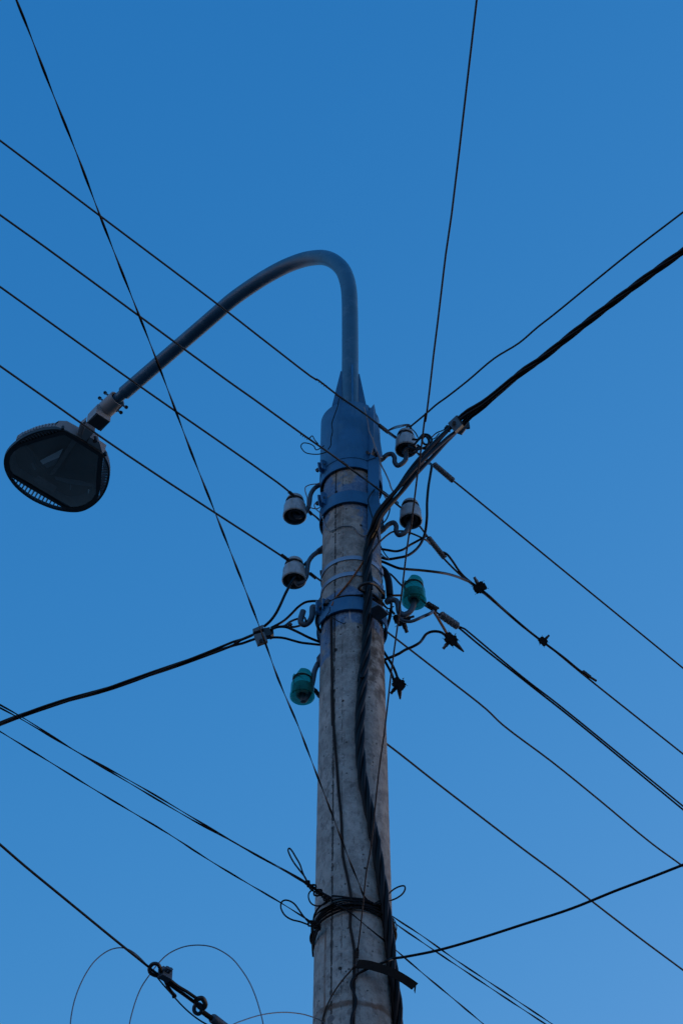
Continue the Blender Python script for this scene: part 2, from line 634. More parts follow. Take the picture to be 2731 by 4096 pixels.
hgt = mth('SUBTRACT', hgt, pits)
bmp = N('ShaderNodeBump')
bmp.inputs['Strength'].default_value = .8
bmp.inputs['Distance'].default_value = .007
L(hgt, bmp.inputs['Height'])
L(bmp.outputs[0], b.inputs['Normal'])

M_GROUND = mat('dry_ground', (.13, .12, .10), .95, var=.4, scale=2.5, bump=.5, spec=.2)
M_ROAD = mat('old_asphalt', (.08, .08, .082), .9, var=.3, scale=6, bump=.4, spec=.25)
M_KERB = mat('kerb_concrete', (.30, .30, .29), .85, var=.3, scale=8, bump=.3)

# ------------------------------------------------------------------ ground
g = MB().add([(-1500, -1500, 0), (1500, -1500, 0), (1500, 1500, 0), (-1500, 1500, 0)], [(0, 1, 2, 3)])
o = g.build('ground', M_GROUND); o['kind'] = 'structure'
dA = Vector((.7071, .7071, 0))      # the direction the line of wires runs in
nA = Vector((-.7071, .7071, 0))     # towards the street under the lamp
B0 = Vector((X0, Y0, 0))
q0, q1 = B0 + nA * .75, B0 + nA * 7.5
o = MB().add([q0 - dA * 200 + Vector((0, 0, .004)), q0 + dA * 200 + Vector((0, 0, .004)), q1 + dA * 200 + Vector((0, 0, .004)), q1 - dA * 200 + Vector((0, 0, .004))],
             [(0, 1, 2, 3)]).build('road', M_ROAD); o['kind'] = 'structure'
o = MB().box(B0 + nA * .66 + Vector((0, 0, .03)), 400, .16, .26, (dA, nA, Vector((0, 0, 1)))).build('kerb', M_KERB, shade=False); o['kind'] = 'structure'

# ------------------------------------------------------------------ the concrete pole
ZTOP = zf('A', 460)
pole = thing('utility_pole', 'tapering grey concrete pole with chipped seam and blue paint smears', 'pole', (X0, Y0, 0))
mb = MB()
zs = [-.5 + 4.8 * i / 24 for i in range(24)] + [4.3 + (ZTOP - 4.3) * i / 240 for i in range(241)]
NA = 144
for z in zs:
    for k in range(NA + 1):
        a = -math.pi + 2 * math.pi * k / NA
        ca, sa = math.cos(a), math.sin(a)
        r = rad(z) * (1 + .004 * noise.noise(Vector((sa * 2, ca * 2, z * 2.2)))) + .0009 * noise.noise(Vector((sa * 9, ca * 9, z * 16)))
        d1 = abs(a * .11 + .064)
        if d1 < .004 and z > 4:
            r -= .003 * max(0, noise.noise(Vector((3, 1, z * 9))) + .25) * (1 - d1 / .004)
        mb.v.append(Vector((X0 + r * sa, Y0 - r * ca, z)))
for i in range(len(zs) - 1):
    for k in range(NA):
        a = i * (NA + 1) + k
        mb.f.append((a, a + 1, a + NA + 2, a + NA + 1))
mb.f.append(tuple((len(zs) - 1) * (NA + 1) + k for k in range(NA)))
shaft = mb.build('shaft', M_CONC, pole)
uvl = shaft.data.uv_layers.new(name='angle_height')
vid = [l.vertex_index for l in shaft.data.loops]
for li, vi in enumerate(vid):
    k, i = vi % (NA + 1), min(vi // (NA + 1), len(zs) - 1)
    uvl.data[li].uv = ((-math.pi + 2 * math.pi * k / NA) * .11, zs[i])
# cast hole with a raised lip near the bottom of the picture
q = on_pole('F', 540, 1755, -.002)
nrm = Vector((q.x - X0, q.y - Y0, 0)).normalized()
tx = Vector((-nrm.y, nrm.x, 0))
lip = [q + tx * (.012 * math.cos(t * math.pi / 10)) + Vector((0, 0, .013 * math.sin(t * math.pi / 10))) for t in range(21)]
MB().tube(lip, .0028, 6).build('hole_lip', M_CONC, pole)
MB().tube([q - nrm * .004, q + nrm * .0025], .0115, 14).build('hole_shade_disc', M_HOLLOW, pole)  # dark disc paints in the shade inside the hole

# ------------------------------------------------------------------ the street lamp: sleeve, arm, lantern
lamp = thing('street_lamp', 'street lamp on a curved blue arm sleeved over the pole top', 'street lamp', (X0, Y0, ZTOP))
Z_SB = zf('A', 757, .006)           # lower rim of the sleeve
Z_ST = zf('A', 318, .006)
a_l, a_r = -math.radians(160), math.asin((626 - 497) / 221)
s = MB()
s.arc_band(Z_SB, Z_ST, .010, .004, a_l, a_r, 48)
s.build('sleeve_shell', M_BLUE, lamp)
s = MB()
s.arc_band(Z_SB - .03, Z_ST - .01, .004, .005, math.radians(62), math.radians(175), 32)
s.build('sleeve_shell', M_BLUE, lamp)
# top plate closing the sleeve
s = MB()
cap = [Vector((X0 + (rad(Z_ST) + .008) * math.sin(a), Y0 - (rad(Z_ST) + .008) * math.cos(a), Z_ST - .002)) for a in [2 * math.pi * k / 40 for k in range(40)]]
s.prism(cap, (0, 0, .006))
s.build('top_plate', M_BLUE, lamp)
# sleeve seam flanges (front face and the dark one behind)
fl = path('A', [(622, 360), (676, 326), (672, 660), (624, 760)], -.105)
fl[0].y += .02; fl[3].y += .02
MB().prism(fl, (.002, .005, 0)).build('flange', M_BLUE, lamp)
fl = path('A', [(680, 330, -.085), (704, 470, -.075), (745, 738, -.06), (712, 742, -.07), (672, 660, -.09)])
MB().prism(fl, (-.001, .006, 0)).build('flange', M_BLUE, lamp)
# angle iron running down the pole's right side
pb = path('A', [(630, 752), (717, 738), (717, 1290), (628, 1400)], -.094)
MB().prism(pb, (0, .006, 0)).prism([pb[1] + Vector((-.003, .0061, 0)), pb[1] + Vector((-.003, .055, .0)), pb[2] + Vector((-.003, .055, 0)), pb[2] + Vector((-.003, .0061, 0))], (-.005, 0, 0)).build('angle_iron', M_BLUE, lamp)
# small return fold joining flange and angle iron
fo = path('A', [(624, 768), (650, 716), (690, 742), (632, 760)], -.098)
MB().prism(fo, (0, .004, 0)).build('fold', M_BLUE, lamp)
MB().bolt(at_y('A', 640, 712, -.09), at_y('A', 626, 706, -.115), .0035).build('bolt', M_HOOK, lamp)
# gussets on the pipe
ga = path('A', [(416, 66), (428, 70), (430, 345), (338, 378)], -.0)
MB().prism(ga, (0, .006, 0)).build('gusset', M_BLUE, lamp)
ga = path('A', [(556, 90), (563, 88), (622, 360), (554, 335)], .0)
MB().prism(ga, (0, .006, 0)).build('gusset', M_BLUE, lamp)
ga = [at_y('A', 508, 22, -.031), at_y('A', 516, 22, -.031), at_y('A', 500, 330, -.031), at_y('A', 486, 330, -.031)]
pz0, pz1 = ga[0].z, Z_ST
MB().prism([Vector((X0 + .004, Y0 - .028, pz0)), Vector((X0 + .010, Y0 - .028, pz0)), Vector((X0 + .004, Y0 - .088, pz1)), Vector((X0 - .002, Y0 - .088, pz1))][::1], (0, .0, .0001)) if False else None
MB().prism([Vector((X0 + .002, Y0 - .028, pz0)), Vector((X0 + .002, Y0 - .034, pz0)), Vector((X0 + .002, Y0 - .088, pz1)), Vector((X0 + .002, Y0 - .028, pz1))], (.006, 0, 0)).build('gusset', M_BLUE, lamp)
# weld blobs on the middle gusset
wb = MB()
bead = [Vector((X0 + .0005 + .0012 * noise.noise(Vector((k * 1.3, 0, 0))), Y0 - .0315, pz0 + (pz1 - pz0) * k / 40)) for k in range(41)]
wb.tube(bead, [.0032 + .0014 * noise.noise(Vector((k * .9, 4, 0))) for k in range(41)], 6)
wb.build('weld', M_PIPE, lamp)
# the bent pipe
pp = [arm_plane('P', x, y) for x, y in ((1327, 1380), (1327, 1100), (1326, 860), (1322, 600), (1314, 500), (1296, 410), (1250, 305), (1165, 228), (1080, 196), (1000, 194), (870, 217), (700, 281),
                                        (520, 377), (350, 487), (180, 610), (10, 758))] + [arm_plane('E', 1300, 188)]
pp = [Vector((X0, Y0, Z_ST - .002))] + pp
pp = smooth(pp, 6)
MB().tube(pp, .0305, 28).build('arm_pipe', M_PIPE, lamp)
tipa, tipb = arm_plane('E', 1305, 184), arm_plane('E', 1190, 285)
MB().tube([tipa, tipb], .0225, 24).build('arm_spigot', M_PIPE, lamp)
AX = (tipb - tipa).normalized()                       # the direction the arm points in
FW = Vector((AX.x, AX.y, 0)).normalized()
LT = Vector((FW.y, -FW.x, 0))                         # sideways, to the lower right in the picture
if LT.x < 0:
    LT = -LT
UP = Vector((0, 0, 1))

lan = MB()
ZP = CAMZ + 7.395                                    # level of the lantern's underside


def np_(x, y, h=0.0):
    return at_z('N', x, y, ZP) + UP * h


def tp_(x, y, h=0.0):
    return at_z('T', x, y, ZP + .004) + UP * h


# clamp socket
sk0, sk1 = arm_plane('T', 895, 600), arm_plane('T', 590, 880)
skd = (sk1 - sk0).normalized()
RS = .0385
n_ = 28
fr0 = frames([sk0, sk1])[0]
rings = []
for (d, r) in ((0.004, RS - .005), (0, RS - .005), (0, RS), ((sk1 - sk0).length + .02, RS), ((sk1 - sk0).length + .02, .02)):
    rings.append([sk0 + skd * d + fr0[1] * (r * math.cos(2 * math.pi * k / n_)) + fr0[2] * (r * math.sin(2 * math.pi * k / n_)) for k in range(n_)])
rings.insert(0, [sk0 + skd * .06 + fr0[1] * ((RS - .006) * math.cos(2 * math.pi * k / n_)) + fr0[2] * ((RS - .006) * math.sin(2 * math.pi * k / n_)) for k in range(n_)])
MB().loft(rings, cap=False).build('clamp_socket', M_HOUS, lamp)
# clamp screws, two each side
for (x, y, x2, y2) in ((700, 530, 640, 480), (590, 640, 525, 590), (1010, 745, 1070, 775), (900, 850, 960, 885)):
    a, b2 = arm_plane('T', x, y), arm_plane('T', x2, y2)
    MB().bolt(a, b2, .0042, 2.0).build('clamp_screw', M_BLACKP, lamp)
for (x, y, x2, y2) in ((740, 520, 580, 690), (1020, 710, 870, 870)):
    MB().rod(arm_plane('T', x, y), arm_plane('T', x2, y2), .0035).build('clamp_rail', M_BLACKP, lamp)
# knuckle box behind the socket
bx = [tp_(450, 893), tp_(742, 1080), tp_(545, 1283), tp_(250, 1100)]
MB().loft([bx, [p + UP * .052 for p in bx], [p + UP * .068 + (sum(bx, Vector()) / 4 - p) * .14 for p in bx]]).build('knuckle', M_HOUS, lamp, shade=False)
MB().box(sum(bx, Vector()) / 4 - UP * .0015, .066, .062, .003, (FW, LT, UP)).build('knuckle_base', M_UNDER, lamp, shade=False)
nk = [tp_(222, 1180), tp_(418, 1295), tp_(235, 1482), tp_(128, 1425)]
nk = [p - UP * .002 for p in nk]
MB().loft([nk, [p + UP * .035 for p in nk]]).build('neck', M_HOUS, lamp, shade=False)
MB().prism([tp_(100, 1200, .015), tp_(230, 1150, .035), tp_(215, 1240, .02), tp_(140, 1400, .0), tp_(60, 1330, .0)], UP * .02).build('neck_web', M_HOUS, lamp, shade=False)

# lantern base plate: outer rim polygon, closed panel, three slots
outer = [(865, 262), (905, 275), (1000, 330), (1110, 398), (1230, 472), (1350, 546), (1415, 598), (1455, 665), (1488, 740), (1502, 830), (1497, 930), (1470, 1035), (1420, 1140), (1350, 1232),
         (1265, 1305), (1170, 1358), (1085, 1383), (990, 1388), (880, 1377), (740, 1347), (600, 1297), (450, 1226), (325, 1142), (220, 1050), (135, 942), (82, 840), (58, 745), (60, 660), (85, 590),
         (135, 520), (210, 450), (330, 362), (480, 296), (620, 262), (760, 252)]
outer = smooth([np_(x, y) for x, y in outer] + [np_(865, 262)], 3)[:-1]
panel = [(890, 288), (1050, 378), (1220, 484), (1385, 590), (1412, 640), (1400, 760), (1388, 900), (1372, 1060), (1352, 1160), (1290, 1250), (1190, 1320), (1080, 1352), (985, 1360), (900, 1342),
         (760, 1262), (600, 1168), (440, 1075), (290, 985), (150, 897), (95, 800), (82, 700), (100, 610), (150, 535), (255, 462), (400, 412), (560, 360), (720, 318), (830, 288)]
panel3 = [np_(x, y) for x, y in panel]


def rim(poly, inset, z0, z1):
    """A moulding following a closed outline."""
    n = len(poly)
    cen = sum(poly, Vector()) / n
    rings = []
    for p in poly:
        q = p + (cen - p).normalized() * inset
        rings.append([p + UP * z0, q + UP * z0, q + UP * z1, p + UP * z1])
    rings.append(rings[0])
    m = MB()
    m.loft(rings, cap=False)
    return m


rim(outer, .009, -.004, .014).build('outer_rim', M_UNDER, lamp)
rim(panel3, .016, -.006, .010).build('cover_frame', M_UNDER, lamp)
# three sets of cooling fins in the slots
slots = [  # (inner line a -> b, outer polyline, count, height)
    ([(255, 458), (830, 286)], [(215, 450), (330, 365), (480, 298), (620, 264), (800, 262)], 13, .05),
    ([(1418, 650), (1360, 1165)], [(1452, 668), (1484, 745), (1497, 830), (1490, 930), (1462, 1035), (1405, 1150)], 13, .05),
    ([(150, 897), (905, 1345)], [(140, 945), (225, 1046), (330, 1135), (450, 1218), (600, 1288), (740, 1338), (905, 1372)], 16, .022)]


def along(poly, t):
    ls = [(b_ - a_).length for a_, b_ in zip(poly, poly[1:])]
    d = t * sum(ls)
    for a_, b_, l in zip(poly, poly[1:], ls):
        if d <= l:
            return a_.lerp(b_, d / l)
        d -= l
    return poly[-1]


for si, (inn, out_, cnt, hh) in enumerate(slots):
    I = [np_(*p) for p in inn]
    O_ = [np_(*p) for p in out_]
    for k in range(cnt + 1):
        t = (k + .3) / (cnt + .6)
        a, b2 = along(I, t), along(O_, t)
        d = (b2 - a)
        if d.length < .004:
            continue
        side = d.cross(UP).normalized() * .0016
        a2 = a + UP * (hh + .004)
        hh = (.05, .012, .022)[si]; a2 = a + UP * (hh + .004)
        prof = [a - UP * .001, b2 - UP * .001, b2 + UP * (hh * .35), a2 + d * .35, a2]
        MB().prism([p - side for p in prof], side * 2).build('cooling_fin', M_HOUS, lamp, shade=False)
    if si < 1:                       # the housing's flank closes this slot from above
        m = MB()
        rr = []
        for k in range(15):
            t = k / 14
            a, b2 = along(I, t), along(O_, t)
            rr.append([b2 + UP * .012, b2.lerp(a, .25) + UP * .036, a + UP * .056, a.lerp(b2, -.35) + UP * .07])
        m.loft(rr, closed=False, cap=False)
        m.build('ribbed_flank', M_HOUS, lamp)
# raised ribs seen over the left flank
for si, k in [(q // 15, q % 15) for q in range(30)]:
    I = [np_(*p) for p in slots[si][0]]
    O_ = [np_(*p) for p in slots[si][1]]
    t = (k + .5) / 15
    a, b2 = along(I, t), along(O_, t)
    pts = [b2 + UP * .014, b2.lerp(a, .2) + UP * .040, a + UP * .060, a.lerp(b2, -.5) + UP * .073]
    MB().tube(smooth(pts, 3), .0042, 6).build('housing_rib', M_HOUS, lamp)
# dome over the panel
cen = sum(panel3, Vector()) / len(panel3)
rg_ = []
for f, h in ((.985, .012), (.96, .045), (.85, .066), (.6, .080), (.3, .086), (.02, .088)):
    rg_.append([cen + (p - cen) * f + UP * h for p in panel3])
MB().loft(rg_, cap=False).build('housing_dome', M_HOUS, lamp)
# neck-side shoulder of the housing
sh = [np_(770, 258), np_(880, 262), np_(1060, 360), np_(1240, 468), np_(1420, 590)]
sh2 = [p + UP * .045 - FW * .012 for p in sh]
sh3 = [p + UP * .055 + FW * .03 for p in sh]
sh_ = [[a, b2, c2] for a, b2, c2 in zip(sh, sh2, sh3)]
MB().loft(sh_, closed=False, cap=False).build('housing_shoulder', M_HOUS, lamp)
# bright edge bead on the neck side and rubber bolts
MB().tube([np_(868, 270, -.003), np_(905, 284, -.003), np_(1110, 405, -.003), np_(1350, 553, -.003), np_(1402, 592, -.003), np_(1425, 632, -.003)], .0022, 6).build('edge_bead', M_CLAMP, lamp)
MB().tube([np_(868, 270, -.003), np_(800, 296, -.003), np_(560, 372, -.003), np_(330, 443, -.003), np_(200, 486, -.003), np_(130, 545, -.003)], .0013, 6).build('edge_bead', M_CLAMP, lamp)
for (x, y, r) in ((860, 248, .006), (1440, 606, .0065)):
    MB().tube([np_(x, y, -.006), np_(x, y, .012)], r, 10).build('latch_bolt', M_BLACKP, lamp)
MB().tube([np_(1305, 428, -.002), np_(1290, 415, .02)], .0105, 14).build('cable_gland', M_BLACKP, lamp)
MB().loft([[np_(1225, 370), np_(1360, 440), np_(1400, 585), np_(1190, 455)], [np_(1225, 370, .035), np_(1330, 420, .035), np_(1370, 560, .03), np_(1190, 440, .035)]]).build('gland_boss', M_HOUS, lamp, shade=False)
# interior: cavity, reflectors, control tray; clear cover on top
pin = [cen + (p - cen) * .93 for p in panel3]
MB().loft([[p + UP * .001 for p in pin], [cen + (p - cen) * .9 + UP * .045 for p in pin]], cap=False).build('reflector_wall', M_REFD, lamp)
m = MB(); m.add([cen + (p - cen) * .9 + UP * .045 for p in pin], [tuple(range(len(pin)))]); m.build('cavity_floor', M_CAVITY, lamp, shade=False)


def quad(pts, name, ma, thick=.0015):
    MB().prism([np_(*p) for p in pts], UP * thick).build(name, ma, lamp, shade=False)


quad([(545, 725, .016), (855, 598, .034), (800, 685, .016), (585, 768, .012)], 'white_reflector', M_WHITE)
quad([(590, 772, .012), (800, 690, .014), (745, 800, .024), (640, 835, .020)], 'reflector_facet', M_REFD)
quad([(330, 500, .038), (545, 725, .014), (670, 905, .010), (640, 915, .020), (480, 760, .030), (290, 560, .042)], 'reflector_facet', M_CAVITY)
quad([(1020, 420, .036), (1085, 450, .036), (745, 890, .008), (675, 905, .008)], 'reflector_rib', M_HOLLOW)
quad([(1080, 470, .04), (1330, 600, .04), (1300, 1060, .018), (820, 920, .02)], 'reflector_facet', M_CAVITY)
quad([(745, 930, .012), (870, 960, .014), (1300, 1050, .03), (1290, 1090, .02), (960, 1030, .010), (760, 965, .008)], 'reflector_facet', M_REFD)
quad([(1200, 1105, .012), (1222, 1105, .012), (1215, 1165, .012), (1198, 1160, .012)], 'terminal', M_REFL)
quad([(955, 1045, .012), (975, 1048, .012), (970, 1115, .012), (955, 1112, .012)], 'terminal', M_REFD)
quad([(420, 760, .014), (450, 745, .014), (500, 835, .012), (470, 845, .012)], 'terminal', M_REFD)
quad([(520, 905, .006), (780, 1060, .006), (730, 1145, .006), (460, 985, .006)], 'control_tray', M_HOLLOW)
cg = [(880, 325), (1340, 612), (1310, 1060), (1312, 1185), (1240, 1260), (1110, 1325), (1010, 1338), (600, 1105), (125, 822), (120, 720), (150, 610), (230, 520), (560, 415)]
m = MB(); m.add([np_(x, y, -.003) for x, y in cg], [tuple(range(len(cg)))]); m.build('clear_cover', M_LENS, lamp, shade=False)

# clamp bands of the sleeve (below it, round pole and angle iron)
for zc, hh, (fx, fy) in ((Z_B1, .047, (300, 830)), (Z_B2, .056, (300, 1090))):
    MB().arc_band(zc - hh / 2, zc + hh / 2, .008, .004, n=72).build('clamp_band', M_BLUE, lamp)
    e = at_y('A', fx, fy, -.052)
    out1 = Vector((-.75, -.66, 0)); sd = Vector((.66, -.75, 0))
    for sgn in (-1, 1):
        c0 = e + sd * (sgn * .008) + out1 * .004
        pl = [c0 - UP * hh * .5, c0 - UP * hh * .5 + out1 * .020, c0 + UP * hh * .32 + out1 * .026, c0 + UP * hh * .5 + out1 * .012, c0 + UP * hh * .5]
        MB().prism([p + sd * .002 for p in pl], -sd * .004).build('band_lug', M_BLUE, lamp)
    MB().bolt(e + out1 * .016 + sd * .012, e + out1 * .016 - sd * .022, .0045).build('lug_bolt', M_HOOK, lamp)

# ------------------------------------------------------------------ third band with hooks
bnd = thing('pole_band', 'wide blue steel band clamped round the pole, holding a pigtail hook', 'pole band', (X0, Y0 - rad(Z_B3), Z_B3))
MB().arc_band(Z_B3 - .028, Z_B3 + .028, .008, .005, n=72).build('band', M_BLUE, bnd)
e = at_y('D', 775, 525, -.055)
out1 = Vector((-.70, -.71, 0)); sd = Vector((.71, -.70, 0))
for sgn, w in ((-1, .026), (1, .018)):
    c0 = e + sd * (sgn * .011)
    pl = [c0 - UP * .030, c0 - UP * .022 + out1 * w, c0 + UP * .026 + out1 * w, c0 + UP * .030]
    MB().prism([p + sd * .0025 for p in pl], -sd * .005).build('band_lug', M_BLUE, bnd)
MB().bolt(e - sd * .02 + out1 * .012, e + sd * .026 + out1 * .012, .006).build('bolt', M_HOOK, bnd)
pl = path('D', [(757, 398), (712, 462), (690, 520), (700, 600), (752, 622)], -.01)
MB().prism(pl, (0, .006, 0)).build('hook_plate', M_HOOK, bnd)
hk = smooth(path('D', [(705, 520, -.012), (676, 512, -.012), (670, 545), (668, 590), (645, 640), (600, 668), (572, 655), (566, 620), (578, 580), (588, 548)]), 6)
MB().tube(hk, .0098, 14).build('pigtail_hook', M_HOOK, bnd)
# the right-hand lug and its flat dark plate seen from below
hz = at_y('R', 620, 1320, -.12).z
pl = [at_z('R', x, y, hz) for x, y in ((440, 1215), (585, 1150), (640, 1180), (805, 1350), (612, 1492), (455, 1400))]
MB().prism(pl, UP * .006).build('bracket_plate', M_HOOK, bnd, shade=False)
tk = MB()
for k in range(3):
    tk.tube(smooth(path('R', [(430, 985 + 18 * k, -.10), (560, 1050 + 22 * k, -.10), (690, 1120 + 22 * k, -.07), (790, 1215 + 10 * k, -.05), (870, 1205 - 8 * k, -.04), (915, 1180, -.04)]), 4), .0016, 5)
tk.tube(smooth(path('R', [(760, 1250, -.05), (800, 1330, -.05), (810, 1420, -.05), (780, 1490, -.05)]), 4), .0022, 5)
tk.build('binding_wire', M_DKRUST, bnd)
bw = MB()
bw.tube(smooth(path('S', [(700, 760, -.10), (690, 860, -.11), (600, 1000, -.11), (640, 985), (720, 965), (800, 1030), (920, 1100), (1050, 1145), (1070, 1105)]), 4), .0014, 5)
bw.build('binding_wire', M_DKRUST, bnd)

# silver straps
for (y, tl, lab) in ((72, .010, 'upper of the two thin silver straps round the concrete pole'), (215, .014, 'lower of the two thin silver straps, behind the rusty wire')):
    z = zf('D', y)
    st = thing('steel_strap', lab, 'steel strap', (X0, Y0 - rad(z), z), 'thin silver straps round the pole')
    MB().arc_band(z - .0085, z + .0085, .0015, .002, n=72, tilt=(tl * .3, 0)).build('strap', M_STRAP, st)
    q = Vector((X0 + (rad(z) + .006) * math.sin(1.2), Y0 - (rad(z) + .006) * math.cos(1.2), z))
    MB().box(q, .014, .006, .022, (Vector((math.cos(1.2), math.sin(1.2), 0)), Vector((math.sin(1.2), -math.cos(1.2), 0)), UP)).build('buckle', M_STRAP, st, shade=False)
# back mounting stub on the left edge
MB().tube([at_y('D', 765, 205, .02), at_y('D', 740, 208, .02)], .010, 14).build('stub', M_HOOK, st)

# ------------------------------------------------------------------ insulators
PROF = [(.0, .040), (.0165, .040), (.0175, .012), (.0215, .005), (.0245, .012), (.026, .034), (.0325, .034), (.0345, .004), (.0365, .0), (.0392, .003), (.0392, .012), (.0375, .024),
        (.0368, .050), (.034, .059), (.0285, .065), (.0262, .070), (.0262, .075), (.0285, .080), (.0282, .088), (.0245, .095), (.016, .100), (.0, .1015)]


def insulator(kind, tile, cx, cy, hookpts, hookr, label, group, dia=.078, rot=.8):
    base = at_y(tile, cx, cy, 0)
    root = thing(kind + '_insulator', label, 'insulator', base, group)
    k = dia / .0784
    prof = [(r * k, z) for r, z in PROF]
    if kind == 'porcelain':
        split = 7
        m = MB(); m.lathe(prof[split:], base, 40); m.build('body', M_PORC, root)
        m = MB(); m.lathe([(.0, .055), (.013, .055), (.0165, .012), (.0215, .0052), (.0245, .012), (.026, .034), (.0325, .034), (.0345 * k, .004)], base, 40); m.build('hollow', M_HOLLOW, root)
    else:
        gp = [(.0, .044), (.0125, .044), (.0145, .010), (.018, .008), (.020, .014), (.0215, .046), (.031, .046), (.0345, .006), (.0365, .0), (.0395, .003), (.0395, .012), (.0375, .020),
              (.0368, .052), (.0345, .060), (.0295, .064), (.0275, .069), (.0280, .074), (.0315, .079), (.032, .090), (.028, .101), (.016, .106), (.0, .107)]
        m = MB(); m.lathe([(r * k, z) for r, z in gp], base, 44)
        cr, sr = math.cos(rot), math.sin(rot)
        for i, v in enumerate(m.v):
            d = v - base
            if d.z > .082:           # wire saddle across the crown
                w = abs(d.x * cr + d.y * sr)
                v.z -= max(0, 1 - w / .016) * .026 * min(1, (d.z - .082) / .012)
        m.build('body', M_GLASS, root)
        m = MB(); m.lathe([(.0, .0435), (.012, .0435), (.0138, .010), (.0180, .0074), (.0206, .014), (.0221, .0455), (.0305, .0455), (.0340, .0055)], base, 40); m.build('inner_wall', M_GLIN, root)  # added pale shell, brightens the hollow as if lit through
    hk = smooth(path(tile, hookpts[0], hookpts[1]), 7)
    top = base + UP * .012
    hk2 = hk + [top]
    hk2 = smooth(hk[:-1] + [hk[-1].lerp(top, .5) + Vector((0, 0, -.002)), top, base + UP * .038], 2)
    MB().tube(hk2, hookr, 14).build('hook', M_HOOK, root)
    # thread of the hook where it enters the pole
    m = MB(); m.helix([hk[0], hk[min(8, len(hk) - 1)]], hookr + .0005, .0035, .0011, 4, 8); m.build('thread', M_HOOK, root)
    tw = MB()
    for j in range(3):
        rr_ = (.0275 if kind == 'porcelain' else .029) * k + .0012 * j
        tw.tube([base + Vector((rr_ * math.cos(t * math.pi / 12), rr_ * math.sin(t * math.pi / 12), .071 + .0022 * j + .002 * math.sin(t * .4 + j))) for t in range(25)], .0014, 5)
    tw.build('tie_wire', M_WIRE, root)
    return root, base


PG, GG = 'porcelain insulators on hooks', 'green glass insulators on hooks'
iR1, bR1 = insulator('porcelain', 'A', 928, 688, ([(722, 768), (750, 748), (785, 722), (815, 718), (836, 742), (840, 785), (862, 808), (900, 790), (930, 755)], 0), .0085,
                     'topmost white porcelain insulator, right of the blue sleeve, with tangled black wire', PG)
iR2, bR2 = insulator('porcelain', 'A', 965, 1248, ([(712, 1335), (750, 1308), (795, 1268), (830, 1256), (850, 1282), (850, 1325), (872, 1352), (912, 1340), (945, 1300)], 0), .0085,
                     'white porcelain insulator right of the pole, crossed by the thin vertical wire', PG)
iL1, bL1 = insulator('porcelain', 'B', 288, 712, ([(535, 412), (500, 430), (460, 462), (430, 515), (422, 575), (405, 640), (365, 690), (325, 716)], 0), .0078,
                     'upper white porcelain insulator on the left side of the pole', PG, .081)
iL2, bL2 = insulator('porcelain', 'B', 282, 1288, ([(545, 985), (500, 1020), (448, 1062), (412, 1115), (400, 1185), (392, 1245), (355, 1300), (315, 1316)], 0), .0078,
                     'lower white porcelain insulator left of the pole, crossed by a black cable', PG, .081)
iG1, bG1 = insulator('glass', 'O', 716, 905, ([(325, 905), (370, 880), (420, 868), (468, 885), (492, 940), (500, 1010), (520, 1062), (570, 1082), (630, 1058), (680, 1005), (706, 950)], 0), .0092,
                     'translucent green glass insulator on the right side of the pole', GG, .080, 2.3)
iG2, bG2 = insulator('glass', 'D', 580, 1322, ([(752, 985), (715, 1030), (690, 1085), (678, 1150), (664, 1215), (640, 1285), (605, 1340), (585, 1356)], 0), .0085,
                     'translucent green glass insulator on the left side of the pole', GG, .0775, 2.3)
# washer plate where the lower left hook enters the pole
MB().prism(path('D', [(745, 915), (708, 962), (722, 975), (748, 985)], -.0), (0, .02, 0)).build('washer', M_HOOK, iG2, shade=False)

# ------------------------------------------------------------------ bare line conductors
HN = .072
h1, h2, h3, h4, h5, h6 = (b_.z + HN for b_ in (bR1, bR2, bL1, bL2, bG1, bG2))
WG = 'bare line wires of the overhead line'


def wire(name, pts, r, m, label, cat='wire', group=None, n=7, sub=4, flat=1.0, twist=0.0, stp=None):
    pts = smooth(pts, sub) if sub > 1 else list(pts)
    if stp:
        pts = resample(pts, stp)
    mb = MB(); mb.tube(pts, r, n, flat, twist)
    root = thing(name, label, cat, pts[len(pts) // 2], group)
    ob = mb.build('strand', m, root)
    return root, pts


def sparse_ext(p, before, after):
    return extend(p, before, after)


RW = .0035
w1p = path('X', [(0, 322), ('I', 240, 1060), ('I', 620, 1347), ('P', 130, 705), ('P', 560, 1040), ('P', 1000, 1372), ('A', 225, 130), ('A', 400, 262), ('A', 600, 400, -.135), ('A', 720, 492, -.125), ('A', 865, 600, ('h', h1)),
                 ('A', 935, 648), ('A', 1020, 712), ('H', 560, 782), ('H', 820, 978), ('H', 1170, 1262), ('X', 1568, 1535)], ('h', h1))
c1, _ = wire('line_wire', extend(w1p, 18, 25), RW, M_WIRE, 'bare wire crossing the blue sleeve and tied to the topmost porcelain insulator', group=WG)
w2p = path('X', [(0, 493), ('I', 310, 1568), ('P', 130, 1370), ('P', 410, 1568), ('A', 120, 565), ('A', 330, 712), ('A', 560, 882, -.128), ('A', 690, 978, -.115), ('A', 880, 1132, ('h', h2)), ('A', 960, 1198), ('A', 1040, 1290),
                 ('A', 1100, 1372), ('C', 560, 415), ('C', 690, 548), ('C', 860, 682), ('C', 1080, 872), ('C', 1220, 975), ('C', 1450, 1165), ('X', 1568, 1732)], ('h', h2))
c2, _ = wire('line_wire', extend(w2p, 18, 25), RW, M_WIRE, 'bare wire crossing the pole below the sleeve to the second right insulator', group=WG)
